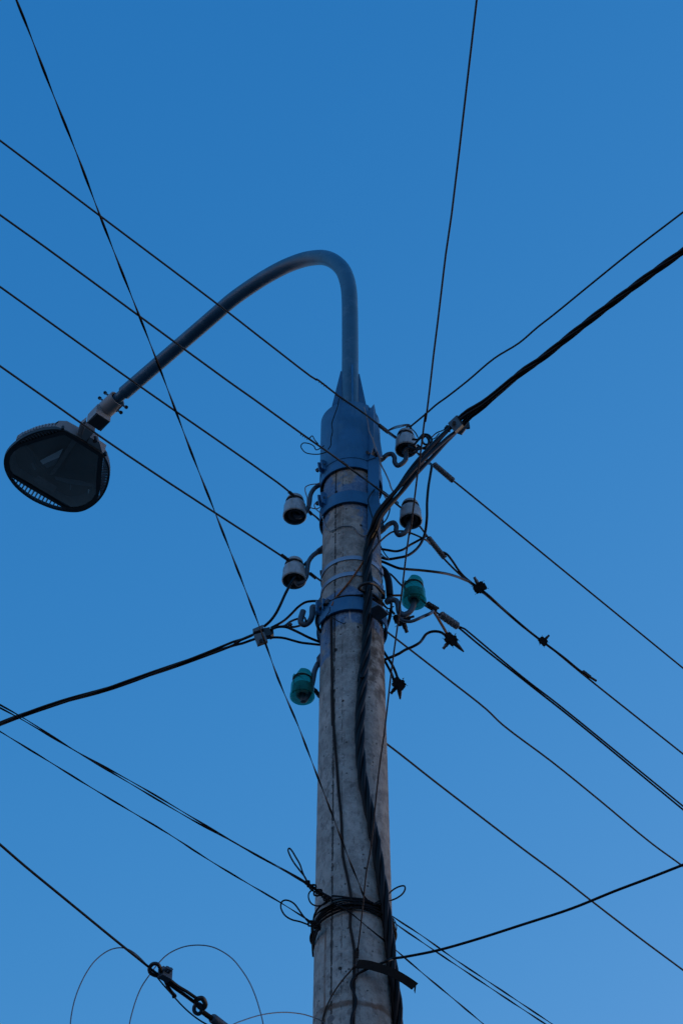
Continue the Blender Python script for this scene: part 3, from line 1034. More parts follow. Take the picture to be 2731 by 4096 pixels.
w3p = path('X', [(0, 658, ('h', h3)), ('X', 300, 872), ('B', 130, 400), ('B', 250, 496), ('B', 310, 552), ('B', 420, 665), ('B', 515, 748), ('D', 1000, 410 - 215, .16), ('O', 330, 480, .08), ('O', 545, 670, .05),
                 ('O', 730, 800, .045), ('O', 890, 925, ('h', h5 + .0)), ('O', 1100, 1100), ('C', 680, 880), ('C', 800, 980), ('C', 1130, 1242), ('C', 1400, 1455), ('X', 1568, 1860)])
c3, _ = wire('line_wire', extend(w3p, 18, 25), RW, M_WIRE, 'bare wire from upper left porcelain insulator behind the pole to the green right one', group=WG)
w4p = path('X', [(0, 840, ('h', h4)), ('X', 300, 1050), ('B', 80, 1002), ('B', 240, 1108), ('B', 330, 1172), ('B', 430, 1222), ('B', 530, 1290), ('X', 887, 1450), ('C', 370, 1012), ('C', 620, 1207), ('C', 850, 1388),
                 ('L', 650, 0), ('L', 900, 188), ('L', 1140, 382), ('L', 1400, 598), ('X', 1568, 1990)])
c4, _ = wire('line_wire', extend(w4p, 18, 25), RW, M_WIRE, 'bare wire tied to the lower left porcelain insulator and passing behind the pole', group=WG)
w5p = path('D', [(640, 1195, ('h', h6)), (700, 1255), (735, 1312), ('L', 60, 97), ('L', 300, 285), ('L', 530, 462), ('L', 750, 630), ('L', 950, 778), ('L', 1090, 888), ('L', 1350, 1088), ('L', 1568, 1250)])
c5, _ = wire('line_wire', extend(w5p, 0, 25), RW, M_WIRE, 'bare wire leaving the left green insulator, lowest of the long parallel ones', group=WG)
# conductor's twin below the green insulator
w6p = path('O', [(1100, 1080, ('h', h5)), (1330, 1235), (1420, 1275), ('C', 740, 905), ('C', 820, 972), ('C', 950, 1082), ('C', 1130, 1228), ('C', 1300, 1358), ('X', 1568, 1852)])
cc, _ = wire('service_cable', extend(w6p, 0, 25), .0033, M_PVC, 'black cable running just above the wire from the right green insulator', 'cable')


def wraps(parent, tile, pts, dep, R, pitch, r, m=None, phase=0):
    q = smooth(path(tile, pts, dep), 4)
    MB().helix(q, R, pitch, r, 5, 9, phase).build('wrap_wire', m or M_WIRE, parent)


wraps(c1, 'A', [(222, 130), (306, 192)], ('h', h1), .0042, .012, .0012)
wraps(c1, 'A', [(375, 250), (500, 335)], ('h', h1), .0044, .009, .0013)
wraps(c1, 'A', [(712, 488), (785, 545)], ('h', h1), .0055, .0055, .0022)
wraps(c1, 'A', [(785, 545), (862, 600)], ('h', h1), .0042, .006, .0020)
wraps(c1, 'H', [(610, 800), (815, 975)], ('h', h1), .0080, .0068, .0034, M_ALU)
wraps(c1, 'H', [(455, 690), (560, 780)], ('h', h1), .0055, .007, .002)
wraps(c2, 'A', [(100, 560), (165, 600)], ('h', h2), .0042, .009, .0013)
wraps(c2, 'A', [(420, 775), (470, 812)], ('h', h2), .0042, .009, .0013)
wraps(c2, 'A', [(690, 975), (860, 1105)], ('h', h2), .0048, .0075, .0022)
wraps(c2, 'C', [(490, 315), (590, 440)], ('h', h2), .0072, .0062, .0032, M_ALU)
wraps(c2, 'C', [(1455, 1155), (1500, 1190)], ('h', h2), .0062, .005, .0026)
wraps(c3, 'B', [(235, 485), (310, 550)], ('h', h3), .0045, .0055, .0022)
wraps(c3, 'B', [(415, 660), (440, 690)], ('h', h3), .0045, .005, .0019)
wraps(c3, 'O', [(890, 925), (1030, 1010)], ('h', h5), .0085, .0075, .0036)
wraps(c3, 'O', [(1080, 1070), (1320, 1235)], ('h', h5), .0100, .0085, .0044, M_ALU)
wraps(c4, 'B', [(165, 1050), (240, 1105)], ('h', h4), .0045, .0055, .0022)
wraps(c4, 'B', [(420, 1215), (475, 1258)], ('h', h4), .0045, .0055, .0022)
wraps(c5, 'D', [(690, 1250), (735, 1312)], ('h', h6), .0050, .0055, .0024)

TG = 'thin telephone wires'
# ------------------------------------------------------------------ tap cables and jumpers right of the pole
JG = 'black jumper cables beside the pole'


def jumper(tile, pts, r, label, dep=0.0, m=None, name='jumper_cable', cat='cable', group=JG, n=10):
    w, p = wire(name, path(tile, pts, dep), r, m or M_PVC, label, cat, group, n=n, sub=6)
    return w


jumper('A', [(1100, 790, ('h', h1)), (1128, 812, .03), (1118, 880, .02), (1102, 980, 0), (1092, 1100, 0), (1090, 1230, 0), (1075, 1340, .03), (1025, 1445, .02), (935, 1515, .0), (860, 1532, -.0), (790, 1542, -.0), (728, 1528, .02)], .0046,
       'long black jumper dropping from the topmost wire and curling back to the pole')
jumper('A', [(1082, 1362, .04), (1030, 1392), (960, 1430), (900, 1468, .02), (850, 1480), (780, 1470, .01), (716, 1460, .02)], .0042, 'short sagging black jumper just under the second right insulator')
tap1 = jumper('C', [(180, 458, .03), (215, 470), (300, 505), (340, 511, .04), (450, 520, .08), (560, 533, .12), (640, 550, .2), (715, 578, .3), (770, 605, ('h', h2)), (860, 672, ('h', h2 - .004)), (950, 755, ('h', h2 + .006)), (1080, 868, ('h', h2 - .006)),
                     (1150, 925, ('h', h2)), (1250, 1000, ('h', h2 - .005)), (1340, 1068), (1440, 1150), (1480, 1175), (1540, 1212, ('h', h2 + .004))], .0046, 'black service cable joining the wire at the black connectors', name='service_cable')
jumper('C', [(580, 405, ('h', h2 + .004)), (605, 418), (640, 460), (680, 520), (715, 560), (775, 610), (830, 660)], .0042, 'short black cable running beside the wire above the bolted connector')
jumper('B', [(968, 1050, -.10), (1010, 985, -.09), (1050, 935, -.06), (1120, 872, -.03), (1180, 842, -.0), (1240, 838, .0), (1300, 848, .02), (1380, 878, .03), (1450, 912, .04), (1500, 955, ('h', h2))], .0032,
       'thin brownish wire curving past the second right insulator', m=M_COPPER, name='thin_wire', cat='wire', group=None)
jumper('O', [(985, 1020, ('h', h5)), (920, 1068, .02), (850, 1098), (780, 1130, .0), (710, 1160, -.0), (650, 1172), (570, 1160), (520, 1130)], .0055, 'grey black cable from the green insulator wire to the connector below it', dep=0, m=M_HOOK)
jumper('O', [(1150, 1362, .03), (1090, 1322), (1010, 1308), (940, 1318), (880, 1352), (835, 1415), (780, 1475, .0), (700, 1520), (600, 1562), ('C', 300, 1045, 0), ('C', 215, 1080, .01)], .0046,
       'black cable arching from the pole up to the hanging lower connector')
jumper('C', [(205, 1020, .03), (230, 1060), (262, 1110), (285, 1160), (298, 1200)], .0042, 'right one of two short cables dropping to the lowest connector')
jumper('C', [(207, 1070, .03), (235, 1120), (258, 1165), (272, 1205)], .0042, 'left one of two short cables dropping to the lowest connector')
jumper('O', [(395, 990, .02), (385, 1060), (372, 1130), (340, 1230), (312, 1320), (292, 1390), (282, 1440)], .0055, 'thick black cable hugging the right edge of the pole below the band')
jumper('O', [(400, 1020, .0), (420, 1045), (440, 1065)], .0042, 'stub of black cable entering the connector under the green insulator')
pts = smooth(path('O', [(225, 385, .06), (265, 430, .05), (320, 500, .04), (352, 580, .03), (368, 680, .02), (375, 770, .02), (378, 815, .02)]), 6)
ra = [.006 + .006 * min(1, i / 9) for i in range(len(pts))]
hs = thing('cable_sleeve', 'thick black hose-like sleeve bending down behind the silver straps', 'cable sleeve', pts[10])
MB().tube(pts, ra, 14).build('sleeve', M_PVC, hs)
MB().tube(smooth(path('O', [(378, 815, .02), (345, 850, .02), (335, 880, .02)]), 4), .0055, 8).build('pigtail', M_PVC, hs)
MB().rod(at_y('O', 398, 800, .02), at_y('O', 398, 985, .02), .0042).build('pigtail', M_HOOK, hs)
MB().rod(at_y('O', 420, 808, .02), at_y('O', 550, 806, .02), .0038).build('rusty_pin', M_RUST, hs)
jumper('O', [(985, 1030, ('h', h5)), (1050, 1130, .05), (1115, 1240, .04), (1172, 1338, .03)], .0045, 'brown rusty rod running down to the hanging connector', m=M_RUST, name='rusty_rod', cat='rod', group=None)
# small wires near the bundle
jumper('B', [(1050, 960, -.02), (1070, 1000), (1100, 1050), (1130, 1085)], .0020, 'short black wire end bent back right of the pole', group='wire ends beside the bundle', name='wire_end', cat='wire')
jumper('B', [(1045, 1000, -.02), (1060, 1040), (1090, 1070), (1130, 1090), (1115, 1078)], .0020, 'short grey wire end meeting the jumper right of the pole', group='wire ends beside the bundle', name='wire_end', cat='wire', m=M_GREYW)
jumper('B', [(1088, 512, ('h', h2)), (1105, 545, .0), (1135, 570, .02), (1140, 640, -.02), (1110, 730, -.05), (1045, 800, -.09)], .0024, 'thin dark wire looping down from the second wire to the bundle', group=None, name='thin_wire', cat='wire')
jumper('B', [(1010, 455, ('h', h2)), (975, 500, -.11), (945, 560, -.115), (960, 640, -.115), (985, 720, -.12), (1015, 800, -.125), (1035, 890, -.12), (1040, 940, -.1)], .0022, 'thin dark wire crossing the blue angle iron', group=None, name='thin_wire', cat='wire')
jumper('B', [(985, 0, -.12), (1010, 90, -.12), (1045, 180, -.10), (1060, 240, -.09), (1100, 320, -.08), (1135, 400, -.08), (1150, 450, -.08), (1180, 500, -.09)], .0026, 'pale grey wire hanging from the sleeve down to the bundle', group=None, name='thin_wire', cat='wire', m=M_GREYW)
jumper('A', [(600, 350, -.11), (625, 450, -.12), (640, 540, -.125), (665, 600, -.125), (680, 650, -.12), (700, 700, -.12)], .0022, 'pale blue grey wire running down the front of the sleeve seam', group=None, name='thin_wire', cat='wire', m=M_GREYW)
jumper('A', [(403, 282, -.11), (390, 350, -.11), (365, 420, -.112), (347, 480, -.112), (352, 540, -.112), (340, 600, -.113), (338, 650, -.113), (318, 680, -.113)], .0019, 'crinkled black wire hanging down the front of the blue sleeve', group=None, name='thin_wire', cat='wire')
jumper('A', [(303, 704, -.11), (250, 718, -.11), (190, 718, -.1), (145, 708, -.1), (118, 685, -.1), (105, 655, -.1), (122, 632, -.1), (165, 635, -.1), (205, 655, -.1), (225, 685, -.1), (260, 670, -.11), (285, 652, -.11)], .0019,
       'loose black wire curl poking out left of the blue sleeve', group=None, name='thin_wire', cat='wire')
jumper('A', [(155, 600, ('h', h2)), (175, 590), (192, 575, ('h', h2 + .004)), (215, 610), (240, 638, ('h', h2))], .0017, 'tiny bent tie wire standing up on the second line wire', group=None, name='thin_wire', cat='wire')
jumper('B', [(1045, 865 - 12, -.07), (955, 862, ('s', .004)), (900, 882, ('s', .004)), (860, 858), (830, 815), (790, 795), (700, 797), (650, 820), (610, 838), (575, 815), (550, 750), (530, 705, -.04), (510, 670, -.02), (470, 630, -.01), (465, 600, -.01), (490, 582, -.01),
             (515, 590, -.01), (520, 615, -.01), (490, 637, -.01), (430, 628, -.005), (405, 610, -.01), (400, 540, -.01), (382, 480, -.01), (385, 445, -.01), (420, 425, -.01), (520, 412, -.02)], .0019,
       'pale wire rambling across the pole and round the upper left hook', group=None, name='thin_wire', cat='wire', m=M_GREYW)
# tangle of wire by the top insulator
tg = MB()
tg.tube(smooth(path('H', [(385, 540, -.045), (440, 545), (470, 520), (500, 492), (550, 495), (590, 540), (575, 585), (520, 595), (490, 550), (520, 510), (560, 530), (560, 575), (520, 640), (480, 630), (440, 600)], -.045), 5), .0040, 8)
tg.tube(smooth(path('H', [(345, 600, -.05), (400, 600), (440, 560), (470, 530), (520, 505), (560, 560), (530, 620), (470, 640), (430, 650), (380, 630), (350, 610), (400, 660), (460, 610)], -.05), 5), .0040, 8)
tg.tube(smooth(path('H', [(285, 700, -.06), (300, 660), (340, 630), (400, 640), (440, 660), (400, 690), (360, 680)], -.06), 5), .0036, 8)
tw = thing('wire_tangle', 'dense knot of black wire curled in front of the topmost insulator', 'wire tangle', at_y('H', 460, 600, -.045))
tg.build('tangle', M_PVC, tw)
tg = MB()
tg.tube(smooth(path('H', [(590, 520, -.045), (640, 475, -.05), (720, 440, -.08), (760, 400, -.09)]), 5), .0022, 6)
tg.tube(smooth(path('H', [(600, 540, -.045), (630, 525, -.05), (655, 495, -.05), (668, 480, -.05)]), 5), .0020, 6)
tg.build('lead', M_PVC, tw)
# tie of the single span at insulator 1
tz = bR1.z + .085

# ------------------------------------------------------------------ single wire going up to the right
sp = path('J', [(1568, 225, ('h', bR1.z + .10)), ('J', 1250, 468), ('J', 1000, 670), ('J', 780, 850), ('J', 680, 928), ('J', 570, 1022), ('J', 420, 1115), ('J', 260, 1250), ('J', 130, 1352), ('J', 70, 1395), ('J', 5, 1452), ('H', 440, 350), ('H', 370, 408)])
sw, _ = wire('span_wire', extend(sp, 14, 0), .0034, M_WIRE, 'single wavy wire rising to the right from the topmost insulator', 'wire')
m = MB()
for dx, dy in ((0, 0), (4, 10), (-2, 20)):
    m.tube(smooth(path('H', [(125, 450 + dy * .4, ('h', h1)), (200, 410 + dy, -.03), (280, 390 + dy, -.02), (350, 385 + dy * .3, -.01), (372, 400, .0)]), 5), .0015, 5)
m.tube(smooth(path('H', [(345, 400, 0), (330, 430, -.02), (280, 465, -.03), (255, 500, -.03)]), 5), .0022, 6)
m.tube(smooth(path('H', [(350, 410, 0), (390, 440, -.02), (425, 480, -.03), (445, 520, -.03)]), 5), .0022, 6)
m.tube(smooth(path('H', [(325, 412, -.02), (350, 398, -.02), (375, 420, -.02), (345, 432, -.02), (325, 412, -.02)]), 4), .0030, 6)
m.build('tie', M_WIRE, sw)

# ------------------------------------------------------------------ big twisted bundle on the right, down the pole
zc = at_y('H', 880, 380, -.06).z
bp = path('J', [(1568, 462, ('h', zc)), ('J', 1300, 655), ('J', 1050, 845), ('J', 840, 1010), ('J', 700, 1122), ('J', 580, 1205), ('J', 440, 1322), ('J', 330, 1412), ('H', 1000, 260), ('H', 900, 350), ('H', 840, 420, -.065),
                ('H', 720, 530, -.085), ('H', 600, 660, -.11), ('H', 480, 790, -.13), ('H', 370, 920, -.145), ('H', 260, 1070, -.15), ('H', 120, 1230, -.145), ('H', 20, 1370, -.14), ('B', 1010, 790, -.135), ('B', 962, 920, ('s', .018)),
                ('B', 940, 1080, ('s', .016)), ('B', 936, 1250), ('B', 940, 1400), ('D', 1165, 480), ('D', 1160, 700), ('D', 1145, 950), ('D', 1112, 1200), ('M', 850, 0), ('M', 822, 280), ('M', 808, 500), ('M', 800, 720),
                ('M', 802, 920), ('M', 816, 1150), ('M', 842, 1400), ('M', 880, 1600), ('M', 925, 1800), ('M', 965, 2000), ('M', 1000, 2200), ('F', 965, 0), ('F', 1000, 250), ('F', 1040, 500), ('F', 1067, 700),
                ('F', 1092, 900), ('F', 1115, 1100), ('F', 1142, 1350), ('F', 1168, 1550), ('F', 1186, 1800, ('s', .014))])
bp = extend(bp, 14, 0)
bp.append(Vector((X0 + .115, Y0 - .02, 4.4)))
bp.append(Vector((X0 + .12, Y0 - .02, 2.2)))
head, rest = bp[:2], smooth(bp[1:], 5)
sm_ = resample([head[0]] + rest, .03)
frb = frames(sm_)
clampi = min(range(len(sm_)), key=lambda i: (sm_[i] - at_y('H', 880, 380, -.06)).length)
polei = min(range(len(sm_)), key=lambda i: (sm_[i] - on_pole('B', 962, 920, .018)).length)
bund = thing('cable_bundle', 'thick twisted bundle of black cables coming from the right and down the pole', 'cable bundle', sm_[clampi])
phase = 0.0
ph = []
for i in range(len(sm_)):
    if i:
        d = (sm_[i] - sm_[i - 1]).length
        near_cl = abs(i - clampi) * .03
        if clampi < i < polei:
            rate = 3.5
        elif near_cl < .25:
            rate = 4
        elif i >= polei:
            rate = 17.0
        else:
            rate = 15.0
        phase += rate * d
    ph.append(phase)
for k in range(4):
    pts = []
    for i, p in enumerate(sm_):
        t, u, w = frb[i]
        dcl = abs(i - clampi) * .03
        if i < clampi:
            R_ = .0068 + .010 * max(0, 1 - dcl / .16)
        elif i < polei:
            f = (i - clampi) / (polei - clampi)
            R_ = .0176 * (1 - f) + .009 * f
        else:
            R_ = .0092
        a = ph[i] + k * math.pi / 2
        rn = R_ * (1 + .10 * noise.noise(Vector((k * 5.0, i * .12, 0))))
        pts.append(p + u * math.cos(a) * rn + w * math.sin(a) * rn)
    MB().tube(pts, [.0060 if i < clampi else .0068 for i in range(len(pts))], 9).build('cable_core', M_PVC, bund)

# suspension clamp on the bundle
cl = thing('bundle_clamp', 'square bolted metal clamp gripping the thick bundle near the top insulator', 'clamp', at_y('H', 870, 390, -.07))
q = path('H', [(758, 372), (848, 290), (912, 385), (832, 460)], -.095)
MB().prism(q, (.004, .010, 0)).build('clamp_plate', M_CLAMP, cl, shade=False)
q2 = path('H', [(848, 290, -.097), (862, 290, -.06), (925, 380, -.06), (912, 385, -.097)])
MB().prism(q2, (0, .004, .003)).build('clamp_side', M_BLACKP, cl, shade=False)
MB().tube(path('H', [(822, 365, -.094), (824, 367, -.110)]), .0068, 6).build('bolt', M_CLAMP, cl, shade=False)
q3 = path('H', [(900, 350), (978, 335), (990, 415), (915, 425)], -.03)
MB().prism(q3, (.0, .008, 0)).build('clamp_plate', M_BLACKP, cl, shade=False)
q4 = path('H', [(870, 430), (950, 425), (905, 485), (835, 462)], -.05)
MB().prism(q4, (.0, .006, 0)).build('clamp_jaw', M_CLAMP, cl, shade=False)
q5 = path('H', [(720, 420), (745, 390), (790, 400), (785, 440), (740, 440)], -.07)
MB().prism(q5, (.0, .012, 0)).build('clamp_tail', M_BLACKP, cl, shade=False)

# strap that ties the bundle to the pole, and other bits on the front
ct = jumper('R', [(705, 925, -.06), (640, 860, -.085), (560, 760, -.11), (480, 705, -.135), (400, 690, -.15), (300, 705, -.15), (215, 750, -.145), (185, 795, -.14), (220, 835, -.125), (290, 868, -.115)], .0052,
            'black strap looped round the bundle under the silver straps', name='bundle_strap', cat='strap', group=None, m=M_BLACKP)
MB().box(at_y('R', 690, 935, -.05), .014, .012, .03).build('buckle', M_BLACKP, ct, shade=False)
jumper('R', [(440, 540 + 10, -.13), (452, 620, -.135), (455, 700, -.14), (448, 820, -.14)], .0042, 'pale tipped cable end standing beside the bundle', name='cable_end', group=None)
jumper('S', [(570, 700, -.09), (640, 660, ('s', .008)), (760, 610), (900, 550), (1050, 510), (1200, 495), (1450, 515), ('R', 100, 965), ('R', 300, 950), ('R', 440, 925), ('R', 560, 1005), ('R', 640, 1075), ('R', 700, 1150, -.04)], .0052,
       'black insulated wire wrapped round the pole just above the blue band', group=None, name='band_wire')
rp_ = smooth(path('D', [(1130, 100, ('s', .012)), (1000, 288, ('s', .006)), (880, 432, ('s', .005)), (850, 490, ('s', .012)), (845, 500, ('s', .012))]), 5)
rw = tag(MB().tube(rp_, .0050, 8, .5).build('rusty_wire', M_RUST, origin=rp_[8]), 'rusty orange wire slanting across the pole between straps and band', 'wire')

# dark cable clipped down the pole's front
fp = smooth(path('D', [(838, 600, ('s', .004)), (842, 900), (846, 1200), (850, 1568), ('M', 425, 200), ('M', 440, 560), ('M', 465, 900), ('M', 490, 1200), ('M', 520, 1600), ('M', 550, 1900), ('M', 570, 2352), ('F', 658, 200), ('F', 690, 350),
                        ('F', 720, 500), ('F', 735, 620), ('F', 728, 740), ('F', 724, 850), ('F', 742, 950), ('F', 762, 1080), ('F', 762, 1300), ('F', 760, 1500), ('F', 756, 1800)], ('s', .004)), 4)
fp.append(Vector((fp[-1].x, Y0 - .128, 3.0)))
ob = MB().tube(fp, .0040, 8).build('pole_cable', mat('brown_grey_cable', (.026, .022, .020), .7, spec=.15, var=.4, scale=30, bump=0), origin=fp[20])
tag(ob, 'thin brown grey cable running straight down the front of the pole', 'cable')

# ------------------------------------------------------------------ left bundle with dead-end clamp
hzl = at_y('D', 200, 745, -.01).z
lp = path('X', [(0, 1663, ('h', hzl)), ('K', 100, 136), ('K', 300, 70), ('K', 540, 0), ('X', 500, 1493), ('D', 0, 830), ('D', 150, 770)])
lp = extend(lp, 20, 0)
sm2 = resample([lp[0]] + smooth(lp[1:], 4), .03)
fr2 = frames(sm2)
lb = thing('cable_bundle', 'twisted black cable bundle running off to the left from its clamp', 'cable bundle', sm2[-1])
for k in range(3):
    pts = []
    ss = 0
    for i, p in enumerate(sm2):
        t, u, w = fr2[i]
        rem = (len(sm2) - i) * .03
        R_ = .0046 + .0062 * max(0, 1 - rem / .22)
        a = .4 + min(rem, 99) * (0 if rem < .12 else 1) * 7.0 + k * 2 * math.pi / 3
        pts.append(p + u * math.cos(a) * R_ + w * math.sin(a) * R_)
    MB().tube(pts, .0042, 8).build('cable_core', M_PVC, lb)
dc = thing('dead_end_clamp', 'small bolted metal clamp gripping the cable left of the pole, crossed by wire', 'clamp', at_y('D', 200, 745, -.01))
MB().prism(path('D', [(135, 708), (228, 668), (235, 700), (142, 735)], -.03), (0, .02, .004)).build('clamp_plate', M_CLAMP, dc, shade=False)
MB().prism(path('D', [(148, 758), (238, 732), (270, 812), (180, 845)], -.03), (0, .012, .0)).build('clamp_plate', M_CLAMP, dc, shade=False)
MB().prism(path('D', [(145, 735), (236, 700), (290, 690), (300, 760), (240, 770), (150, 762)], -.015), (0, .012, .0)).build('clamp_body', M_BLACKP, dc, shade=False)
MB().prism(path('D', [(250, 720), (320, 700), (325, 745), (300, 765), (250, 745)], -.005), (0, .02, .0)).build('clamp_wedge', M_BLACKP, dc, shade=False)
MB().tube(path('D', [(212, 808, -.028), (212, 809, -.042)]), .0062, 6).build('bolt', M_HOOK, dc, shade=False)
m = MB()
m.tube(smooth(path('D', [(250, 738), (350, 690), (420, 680), (468, 645), (520, 622), (575, 612), (602, 608, -.022), (612, 640), (590, 668, .01), (545, 682, .004), (500, 690), (450, 685), (420, 680)], -.006), 5), .0036, 8)
m.tube(smooth(path('D', [(462, 660), (470, 672), (480, 662)], -.006), 4), .0055, 8)
m.build('eye_strap', M_BLACKP, dc)
LG = 'black cable tails left of the pole'
jumper('D', [(770, 18, .03), (720, 32), (680, 58), (600, 130, .0), (535, 215, -.02), (480, 295, -.04), (425, 400, -.04), (380, 500, -.04), (340, 575, -.03), (290, 640, -.02), (235, 688, -.01)], .0046, 'cable tail arching up across the lower left porcelain insulator', group=LG)
jumper('D', [(730, 458, .02), (670, 458), (610, 468), (550, 505), (490, 565), (435, 618), (370, 662, .0), (300, 698, -.0)], .0042, 'cable tail curving up beside the pigtail hook', group=LG)
jumper('D', [(300, 712, -.01), (360, 690), (430, 690), (490, 712), (560, 745), (640, 785), (755, 832, .02)], .0044, 'upper of two cable tails reaching the pole under the hook', group=LG)
jumper('D', [(262, 790, -.01), (340, 783), (420, 790), (500, 812), (570, 830), (650, 840), (755, 852, .02)], .0040, 'lower of two cable tails reaching the pole under the hook', group=LG)
jumper('D', [(745, 560, -.04), (715, 590), (706, 640), (720, 690), (745, 735, -.02)], .0050, 'short black cable hugging the left edge of the pole by the band', group=None)
jumper('A', [(276, 945, -.02), (266, 990, -.01), (268, 1040, 0), (280, 1085, 0)], .0035, 'thin black wire bowing out at the left edge between the upper bands', group=None, name='thin_wire', cat='wire')
jumper('A', [(268, 1225, -.02), (262, 1270, 0), (268, 1310, 0), (280, 1345, 0)], .0045, 'short black wire bowing out at the left edge under the second band', group=None, name='thin_wire', cat='wire')


# ------------------------------------------------------------------ piercing connectors
def connector(name, tile, cx, cy, ang, size, label, dep=0.0, tail=None, boltdir=None):
    c0 = pt((tile, cx, cy), dep)
    root = thing(name, label, 'connector', c0, 'black cable connectors')
    view = (c0 - CAM).normalized()
    a = math.radians(ang)
    rx = Vector((1, 0, 0)); ry = rx.cross(view).normalized()
    if ry.z < 0:
        ry = -ry
    ex = rx * math.cos(a) + ry * math.sin(a)
    ey = -rx * math.sin(a) + ry * math.cos(a)
    s = size
    MB().box(c0, s * .95, s * .75, s * .34, (ex, view, ey)).build('jaw', M_BLACKP, root, shade=False)
    MB().box(c0 + ey * s * .25, s * .78, s * .6, s * .2, (ex, view, ey)).build('jaw', M_BLACKP, root, shade=False)
    MB().box(c0 - ey * s * .235, s * .84, s * .55, s * .18, (ex, view, ey)).build('jaw', M_BLACKP, root, shade=False)
    MB().tube([c0 + ey * s * .2, c0 + ey * s * .62], s * .15, 6).tube([c0 + ey * s * .58, c0 + ey * s * .88], s * .115, 6).build('shear_bolt', M_CLAMP if boltdir else M_BLACKP, root, shade=False)
    for (i, j, q) in ((.22, .26, .15), (-.30, .12, .2), (.30, -.16, .2), (-.10, -.28, .15)):
        cc_ = c0 + ex * (i * s) + ey * (j * s) - view * s * .2
        MB().tube([cc_ - view * s * .2, cc_ + view * s * .35], s * q, 7).build('knuckle', M_BLACKP, root, shade=False)
    for (i, j) in ((-.45, -.25), (.45, -.3), (-.42, .3), (.44, .28), (.0, -.42)):
        p = c0 + ex * (i * s) + ey * (j * s)
        MB().prism([p - ex * s * .05, p + ex * s * .06, p + (ex * i + ey * j).normalized() * s * .15], view * s * .12).build('lug', M_BLACKP, root, shade=False)
    if tail:
        q = c0 + (ex * tail[0] + ey * tail[1]) * s
        q1 = c0 + (ex * tail[0] + ey * tail[1]) * s * .2
        MB().tube([q1, q1.lerp(q, .5), q], [s * .2, s * .15, s * .05], 9).build('end_cap', M_BLACKP, root)
    return root


connector('cable_connector', 'C', 812, 628, 28, .048, 'black bolted connector on the wire, its bolt standing up to the right', ('h', h2), boltdir=1)
connector('cable_connector', 'C', 1208, 965, -45, .036, 'compact black connector far down the wire with small lugs', ('h', h2))
connector('cable_connector', 'C', 632, 952, 140, .046, 'black connector hanging under the coil with a tapered end cap', .03, tail=(-1.25, .1), boltdir=1)
connector('cable_connector', 'C', 305, 1232, 140, .046, 'lowest black connector, hanging beside the right edge of the pole', .03, tail=(-.75, .75))
connector('cable_connector', 'O', 545, 1130, 200, .056, 'black connector tucked behind the hook of the right green insulator', .06, tail=None)
MB().rod(at_y('O', 655, 1115, .05), at_y('O', 715, 1100, .05), .0042).build('stud', M_BLACKP, bnd)

# ------------------------------------------------------------------ telephone wires
zw = zf('Q', 640)
# one flat twisted wire from the top left
ta = path('I', [(105, 0, ('h', zw + .03)), (180, 188), (242, 350), (310, 528), (370, 680), (430, 830), (500, 1008), (560, 1170), (630, 1356), (712, 1568), ('X', 365, 840), ('X', 440, 1040), ('X', 500, 1192), ('X', 595, 1437), ('X', 640, 1562),
                ('D', 540, 1568), ('M', 130, 1090), ('M', 240, 1380), ('M', 380, 1740), ('M', 480, 2010), ('M', 610, 2352), ('Q', 880, 200), ('Q', 960, 392), ('Q', 1018, 535, ('s', .006)), ('Q', 1060, 580, ('s', .006))])
wire('telephone_wire', extend(ta, 12, 0), .0028, M_DROP, 'flat twisted wire falling from the top left corner onto the pole front', 'wire', TG, n=8, sub=4, flat=.42, twist=24, stp=.012)
tb = path('X', [(1094, 0, ('h', zf('F', 1100))), ('X', 1072, 190), ('J', 160, 240), ('J', 125, 480), ('J', 100, 690), ('J', 75, 900), ('J', 50, 1100), ('J', 25, 1320), ('J', 1, 1500), ('A', 1080, 400), ('A', 1050, 640), ('A', 1020, 855), ('A', 990, 1100),
                ('A', 955, 1350), ('C', 370, 285), ('C', 330, 600), ('C', 298, 860), ('C', 258, 1150), ('C', 212, 1560), ('M', 1120, 850), ('M', 1052, 1350), ('M', 1000, 1850), ('M', 945, 2352), ('F', 880, 330), ('F', 850, 620), ('F', 820, 900), ('F', 796, 1090, ('s', .008))])
tbw, _ = wire('telephone_wire', extend(tb, 12, 0), .0021, M_COPPER, 'straight thin wire dropping from the top right edge across insulators to the pole', 'wire', TG, sub=2)
m = MB()
m.helix(path('F', [(797, 1075, ('s', .008)), (788, 1165)]), .004, .006, .0016)
m.tube(smooth(path('F', [(790, 1165, ('s', .009)), (796, 1230), (800, 1300), (790, 1350), (778, 1368), (768, 1340), (772, 1260), (786, 1180)]), 4), .0014, 5)
m.build('knot', M_COPPER, tbw)
# pair from the left, twisted round each other
tc_ = path('K', [(0, 90, ('h', zw + .03)), (110, 150), (260, 242), (380, 315), (530, 400), (680, 486), (830, 575), (940, 640), (1100, 730), (1240, 810), (1390, 892), (1485, 948), ('F', 375, 490), ('F', 470, 560), ('F', 550, 600, ('s', .010))])
cl_ = resample([extend(tc_, 12, 0)[0]] + smooth(tc_, 3), .04)
frc = frames(cl_)
for k, lb_ in ((0, 'upper strand of the twisted wire pair reaching the pole from the left'), (1, 'lower strand of the twisted wire pair reaching the pole from the left')):
    pts = []
    for i, p in enumerate(cl_):
        a = i * .04 * 5.2 + k * math.pi
        e_ = .0036 * min(1, (len(cl_) - i) / 10)
        pts.append(p + (frc[i][1] * math.cos(a) + frc[i][2] * math.sin(a)) * e_)
    pts = resample(pts, .02)
    mm = MB(); mm.tube(pts, .0026, 6, .5, 18)
    tag(mm.build('telephone_wire', M_DROP, origin=pts[-1]), lb_, 'wire', TG)
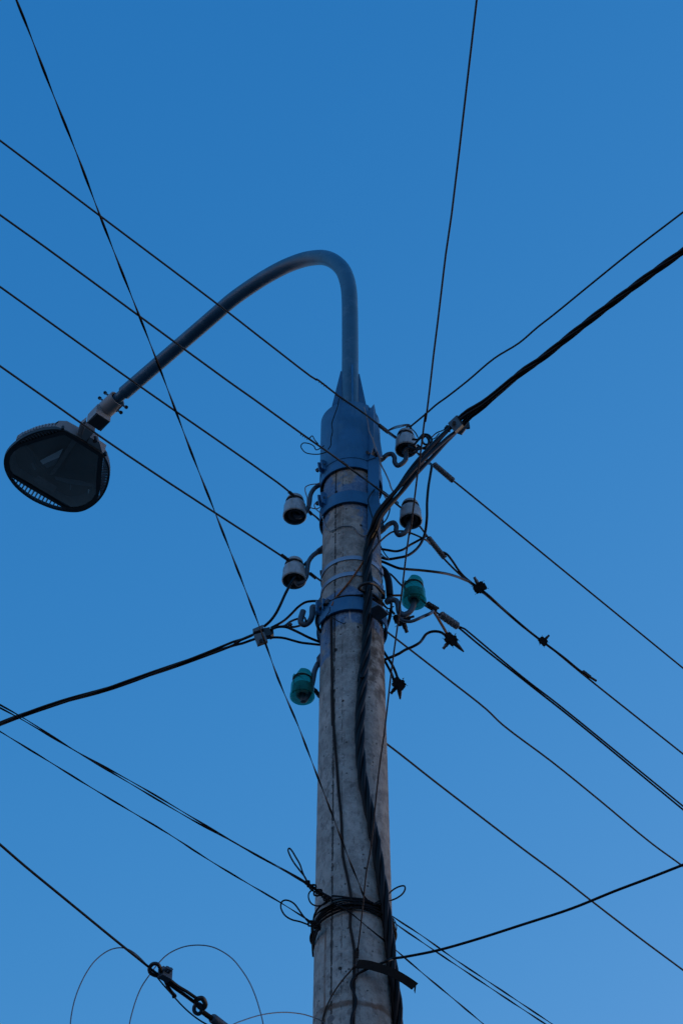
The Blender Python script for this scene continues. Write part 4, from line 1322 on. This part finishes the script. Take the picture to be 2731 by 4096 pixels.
td = path('K', [(0, 211, ('h', zw - .005)), (230, 352), (430, 476), (620, 590), (820, 710), (1000, 827), (1170, 930), (1350, 1036), (1500, 1132), ('F', 330, 822, -.08), ('F', 372, 850, -.085)])
wire('telephone_wire', extend(td, 12, 0), .0027, M_DROP, 'lower single wire reaching the pole from the left at the knotted loop', 'wire', TG, n=7, sub=3, flat=.5, twist=22, stp=.02)
# outgoing to the lower right
te = path('F', [(980, 640, ('s', .008)), (1060, 700, ('s', .008)), (1112, 747, ('h', zw)), ('L', 240, 1075), ('L', 400, 1190), ('L', 600, 1323), ('L', 780, 1443), ('L', 900, 1523)])
wire('telephone_wire', extend(te, 0, 25), .0027, M_DROP, 'upper of three thin wires leaving the pole at the lower right', 'wire', TG, n=7, sub=3, flat=.5, twist=22, stp=.02)
te = path('F', [(1030, 700, ('s', .008)), (1090, 760, ('s', .008)), (1150, 822, ('h', zw - .02)), ('L', 200, 1080), ('L', 350, 1182), ('L', 500, 1282), ('L', 700, 1415), ('L', 865, 1523)])
wire('telephone_wire', extend(te, 0, 25), .0027, M_DROP, 'middle of three thin wires leaving the pole at the lower right', 'wire', TG, n=7, sub=3, flat=.5, twist=22, stp=.02)
te = path('F', [(500, 590, ('s', .012)), (590, 640), (700, 705), (830, 812), (950, 912), (1060, 1000, ('s', .01)), (1150, 1075, ('h', zf('F', 900))), ('L', 250, 1272), ('L', 380, 1380), ('L', 550, 1523)])
wire('telephone_wire', extend(te, 0, 25), .0027, M_DROP, 'lowest thin wire, crossing the pole front and leaving at the lower right', 'wire', TG, n=7, sub=3, flat=.5, twist=22, stp=.02)

# turns of wire round the pole
wr = thing('wire_wrap', 'thick band of black wire turns wound round the lower pole', 'wire wrap', (X0, Y0 - rad(zw) - .01, zw))
for k in range(9):
    z0 = zw + .012 - .0033 * k
    sd_ = random.random() * 6
    pts = []
    for i in range(73):
        a = 2 * math.pi * i / 72 - math.pi
        rr_ = rad(z0) + .004 + .003 * (k % 3) + .0022 * math.sin(3 * a + sd_)
        zz = z0 + .006 * math.sin(a * 2 + sd_) * .8 - .012 * max(0, -math.sin(a)) * (k / 9) - .018 * max(0, math.sin(a) - .3) * (k / 9)
        pts.append(Vector((X0 + rr_ * math.sin(a), Y0 - rr_ * math.cos(a), zz)))
    MB().tube(pts, .0026, 6, .6, 20).build('turn', M_DROP, wr)
for pts_ in ([(648, 522), (750, 530), (850, 545), (1000, 560), (1080, 585), (1130, 625)], [(650, 575), (740, 556), (850, 550), (980, 572), (1060, 600), (1150, 635)]):
    MB().tube(smooth(path('Q', pts_, ('s', .006)), 5), .0024, 6).build('turn', M_DROP, wr)
m = MB()
m.helix(path('Q', [(1020, 575, ('s', .008)), (1130, 625, ('s', .008))]), .004, .008, .0022)
m.build('knot', M_DROP, wr)
for pts_ in ([(1110, 625, ('s', .01)), (1180, 585, -.10), (1285, 508, -.085), (1350, 450, -.08), (1420, 415), (1470, 410), (1482, 435), (1460, 490), (1400, 540), (1330, 572), (1285, 580, -.09), (1200, 605, -.10), (1130, 625, ('s', .01))],):
    MB().tube(smooth(path('Q', pts_), 5), .0024, 6).build('loop', M_DROP, wr)
kn = thing('knotted_loops', 'black wire knots with slender loops at the left edge of the pole', 'wire knot', at_y('F', 400, 520, -.11))
m = MB(); m.tube(smooth(path('F', [(312, 432), (290, 385), (240, 320), (180, 240), (140, 165), (126, 120), (136, 104), (158, 122), (200, 190), (240, 260), (262, 325), (285, 380), (318, 440)], -.11), 5), .0024, 6); m.build('loop', M_DROP, kn)
m = MB(); m.tube(smooth(path('F', [(372, 505), (338, 522), (322, 560), (332, 610), (360, 645), (410, 660), (460, 650), (500, 628), (515, 610)], -.11), 5), .0022, 6); m.build('loop', M_DROP, kn)
m = MB(); m.helix(smooth(path('F', [(300, 430, -.11), (345, 480), (400, 520), (470, 565), (530, 600)], -.115), 4), .0046, .011, .0028); m.tube(smooth(path('F', [(300, 430), (400, 505), (540, 585)], -.118), 4), .004, 6); m.build('knot', M_DROP, kn)
for (kx, ky, kr) in ((372, 475, .0065), (400, 540, .0075), (430, 520, .006), (490, 590, .0065), (315, 432, .0045)):
    c0 = at_y('F', kx, ky, -.118)
    m = MB(); m.tube([c0 + Vector((kr * math.cos(t * .63), -.002 * math.sin(t * 2), kr * 1.2 * math.sin(t * .63))) for t in range(11)], .0030, 6); m.build('knot', M_DROP, kn)
k2 = thing('knotted_loops', 'teardrop loop of black wire with a round knot, lower left of the windings', 'wire knot', at_y('F', 380, 840, -.1))
m = MB(); m.tube(smooth(path('F', [(325, 820), (300, 790), (260, 742), (225, 690), (185, 640), (140, 612), (95, 605), (65, 622), (55, 665), (68, 710), (100, 755), (160, 792), (240, 812), (290, 830), (325, 843)], -.09), 5), .0024, 6); m.build('loop', M_DROP, k2)
for (kx, ky, kr) in ((352, 832, .0095), (380, 850, .0085), (405, 845, .0085), (412, 870, .007)):
    c0 = at_y('F', kx, ky, -.092)
    m = MB(); m.tube([c0 + Vector((kr * math.cos(t * .63), -.003 * math.sin(t * 2), kr * 1.1 * math.sin(t * .63))) for t in range(11)], .0030, 6); m.build('knot', M_DROP, k2)
for pts_ in ([(400, 870, -.08), (378, 930, -.06), (362, 1000, -.03), (362, 1080, 0), (368, 1150, 0.02)], [(425, 860, -.085), (405, 915, -.07), (385, 975, -.05), (372, 1040, -.02), (370, 1090, 0)], [(495, 620, -.1), (420, 680, -.09), (380, 745, -.07), (370, 805, -.07)]):
    MB().tube(smooth(path('F', pts_), 5), .0028, 6).build('tail', M_DROP, k2)
MB().tube(smooth(path('F', [(1118, 770, -.06), (1140, 840, -.04), (1155, 920, -.02), (1150, 985, 0), (1140, 1010, .02)]), 5), .0045, 6).build('turn', M_DROP, wr)

# ------------------------------------------------------------------ cable leaving at the lower right, wound down the pole cable
r3 = path('L', [(1568, 712, ('h', zf('F', 1290))), (1400, 778), (1220, 846), (1000, 935), (750, 1017), (500, 1097), (310, 1150), ('F', 1250, 1152, ('h', zf('F', 1290))), ('F', 1140, 1168, -.13), ('F', 1080, 1190, -.15), ('F', 980, 1232, ('s', .03)), ('F', 860, 1282, ('s', .018)), ('F', 785, 1325, ('s', .010)),
                ('F', 745, 1375, ('s', .010)), ('F', 733, 1430), ('F', 755, 1495), ('F', 780, 1560), ('F', 775, 1630), ('F', 748, 1700), ('F', 735, 1770), ('F', 735, 1830)])
r3 = extend(r3, 12, 0)
r3.append(Vector((r3[-1].x, Y0 - .13, 4.6)))
r3.append(Vector((r3[-1].x, Y0 - .142, 3.0)))
wire('service_cable', r3, .0038, M_PVC, 'black cable entering from the right and winding down the pole front', 'cable', n=10, sub=5)

# metal strips
sp_ = smooth(path('F', [(790, 1222, ('s', .012)), (880, 1228, -.135), (1000, 1258, -.145), (1130, 1305, -.15), (1250, 1372, -.15), (1348, 1440, -.15)]), 5)
m = MB()
rings = []
for i, (p, (t, u, w)) in enumerate(zip(sp_, frames(sp_))):
    side = Vector((0, 0, 1)) - t * t.z
    side.normalize()
    nn = t.cross(side)
    wv = .0135
    rings.append([p + side * wv, p + nn * .0015 + side * wv, p + nn * .0015 - side * wv, p - side * wv])
m.loft(rings)
so = thing('metal_strip', 'loose dark metal strip sticking out to the right from the pole', 'metal strip', sp_[0])
m.build('strip', M_DKRUST, so, shade=False)
e = sp_[-1]
MB().prism([e + Vector((0, 0, .0135)), e + Vector((.004, 0, .010)), e + Vector((0, .0, -.022)), e + Vector((-.003, 0, -.012))], (0, .0015, 0)).build('bent_end', M_DKRUST, so, shade=False)
sp_ = smooth(path('F', [(765, 1232, ('s', .012)), (735, 1278, ('s', .012)), (690, 1330), (620, 1415, ('s', .010)), (555, 1515, ('s', .008)), (500, 1625, ('s', .006)), (465, 1720, ('s', .004)), (452, 1800, ('s', .004)), (450, 1900, ('s', .004))]), 5)
ob = MB().tube(sp_, .0045, 6, .35).build('rusty_strip', mat('brown_strap_steel', (.085, .055, .04), .8, var=.5, scale=40, bump=.2), origin=sp_[10])
tag(ob, 'narrow brown rusty strip slanting down the pole to the left', 'metal strip')

# ------------------------------------------------------------------ guy rope with turnbuckle, lower left
HG = CAMZ + 3.3
guy = thing('guy_rope', 'dark stay rope with thimble, clamp and turnbuckle at the lower left', 'stay rope', at_z('G', 600, 398, HG))
gp = path('K', [(0, 756, ('h', HG)), (120, 860), (300, 1008), (400, 1090), (550, 1213), (720, 1350), ('G', 585, 400), ('G', 640, 440), ('G', 680, 470)])
MB().tube(smooth(extend(gp, 18, 0), 3), .0031, 8).build('rope', M_PVC, guy)


def gq(x, y, dz=0.0):
    return at_z('G', x, y, HG + dz)


def gpath(pts, n=5):
    return smooth([gq(*p) for p in pts], n)


MB().tube(gpath([(660, 430), (635, 432), (600, 430), (572, 412), (570, 385), (590, 364), (612, 365), (628, 385), (636, 412), (655, 425)]), .0050, 10).build('thimble', M_BLACKP, guy)
MB().box(gq(657, 424), .030, .020, .026, (Vector((.7, .7, 0)), Vector((-.7, .7, 0)), UP)).build('rope_clamp', M_HOOK, guy)
for (x, y) in ((668, 392), (687, 400)):
    MB().bolt(gq(x - 14, y + 26), gq(x, y, .004), .0032).build('clamp_bolt', M_HOOK, guy, shade=False)
MB().tube(gpath([(662, 452), (700, 492), (760, 535), (825, 583)]), .0046, 8).build('rope_leg', M_PVC, guy)
MB().tube(gpath([(680, 452), (730, 492), (780, 522), (838, 562)]), .0042, 8).build('rope_leg', M_PVC, guy)
MB().tube(gpath([(655, 455), (672, 490), (698, 530), (714, 548), (700, 552)]), .0045, 8).build('rope_end', M_PVC, guy)
MB().tube(gpath([(600, 425), (640, 475), (700, 543), (750, 598), (800, 645), (850, 683), (905, 715), (1000, 760)]), .0021, 6).build('tail', M_PVC, guy)
MB().tube(gpath([(838, 565), (865, 560), (882, 580), (884, 605), (868, 618), (845, 600), (832, 580), (838, 565)]), .0065, 10).build('shackle', M_BLACKP, guy)
MB().tube(gpath([(835, 590), (824, 610), (826, 638), (845, 650), (862, 640), (866, 615), (855, 595), (835, 590)]), .0052, 10).build('eye', M_HOOK, guy)
MB().tube([gq(862, 632), gq(935, 685)], .0066, 10).build('threaded_rod', M_DKRUST, guy)
MB().tube([gq(925, 672), gq(930, 676), gq(1010, 738), gq(1080, 790)], [.011, .0125, .0125, .0125], 14).build('turnbuckle', M_HOOK, guy)
pe = Vector((X0 - .09, Y0 - .06, HG - .02))
MB().tube([gq(1080, 790), pe], .006, 10).build('threaded_rod', M_DKRUST, guy)
MB().arc_band(HG - .05, HG + .01, .002, .005, n=48).build('anchor_band', M_HOOK, guy)

# springy loops of spare steel rope
DYC = at_z('G', 600, 398, HG).y - Y0
cg_ = 'springy loops of spare thin rope'


def coil(pts, label, d0, d1, tail=None):
    n = len(pts)
    p3 = [at_y('G', x, y, d0 + (d1 - d0) * i / (n - 1)) for i, (x, y) in enumerate(pts)]
    if tail:
        p3 = tail[0] + p3 + tail[1]
    p3 = smooth(p3, 8)
    ob = MB().tube(p3, .0016, 7).build('rope_loop', M_ROPE, origin=p3[len(p3) // 2])
    tag(ob, label, 'rope', cg_)


def G(x, y, d):
    return at_y('G', x, y, d)


coil([(118, 707), (130, 620), (150, 545), (180, 470), (215, 405), (255, 350), (310, 303), (355, 280), (400, 272), (440, 278), (480, 300), (520, 335), (560, 377), (590, 400)],
     'leftmost arching loop of thin steel rope, meeting the stay', DYC - .05, DYC, ([G(260, 960, DYC - .03), G(160, 880, DYC - .04), G(122, 790, DYC - .05)], []))
coil([(455, 707), (470, 640), (495, 560), (525, 492), (570, 425), (620, 360), (665, 315), (715, 285), (775, 264), (850, 257), (920, 266), (980, 292), (1040, 335), (1090, 395), (1135, 465), (1170, 545), (1195, 625), (1215, 707)],
     'tall round loop of thin steel rope, behind the thimble', DYC + .04, DYC + .02, ([G(620, 1010, DYC + .03), G(500, 930, DYC + .04), G(450, 800, DYC + .04)], [G(1220, 800, DYC + .02), G(1150, 930, DYC + .03), G(1000, 1010, DYC + .03)]))
coil([(1050, 707), (1100, 687), (1150, 670), (1200, 656), (1250, 647), (1310, 641), (1360, 641), (1410, 646), (1450, 653), (1490, 665), (1530, 680), (1560, 700)],
     'low flat arc of thin steel rope ending at the pole', DYC + .1, -.11, ([G(700, 1010, DYC + .05), G(850, 850, DYC + .06), G(960, 755, DYC + .08)], [G(1600, 730, -.12), G(1640, 770, -.12)]))
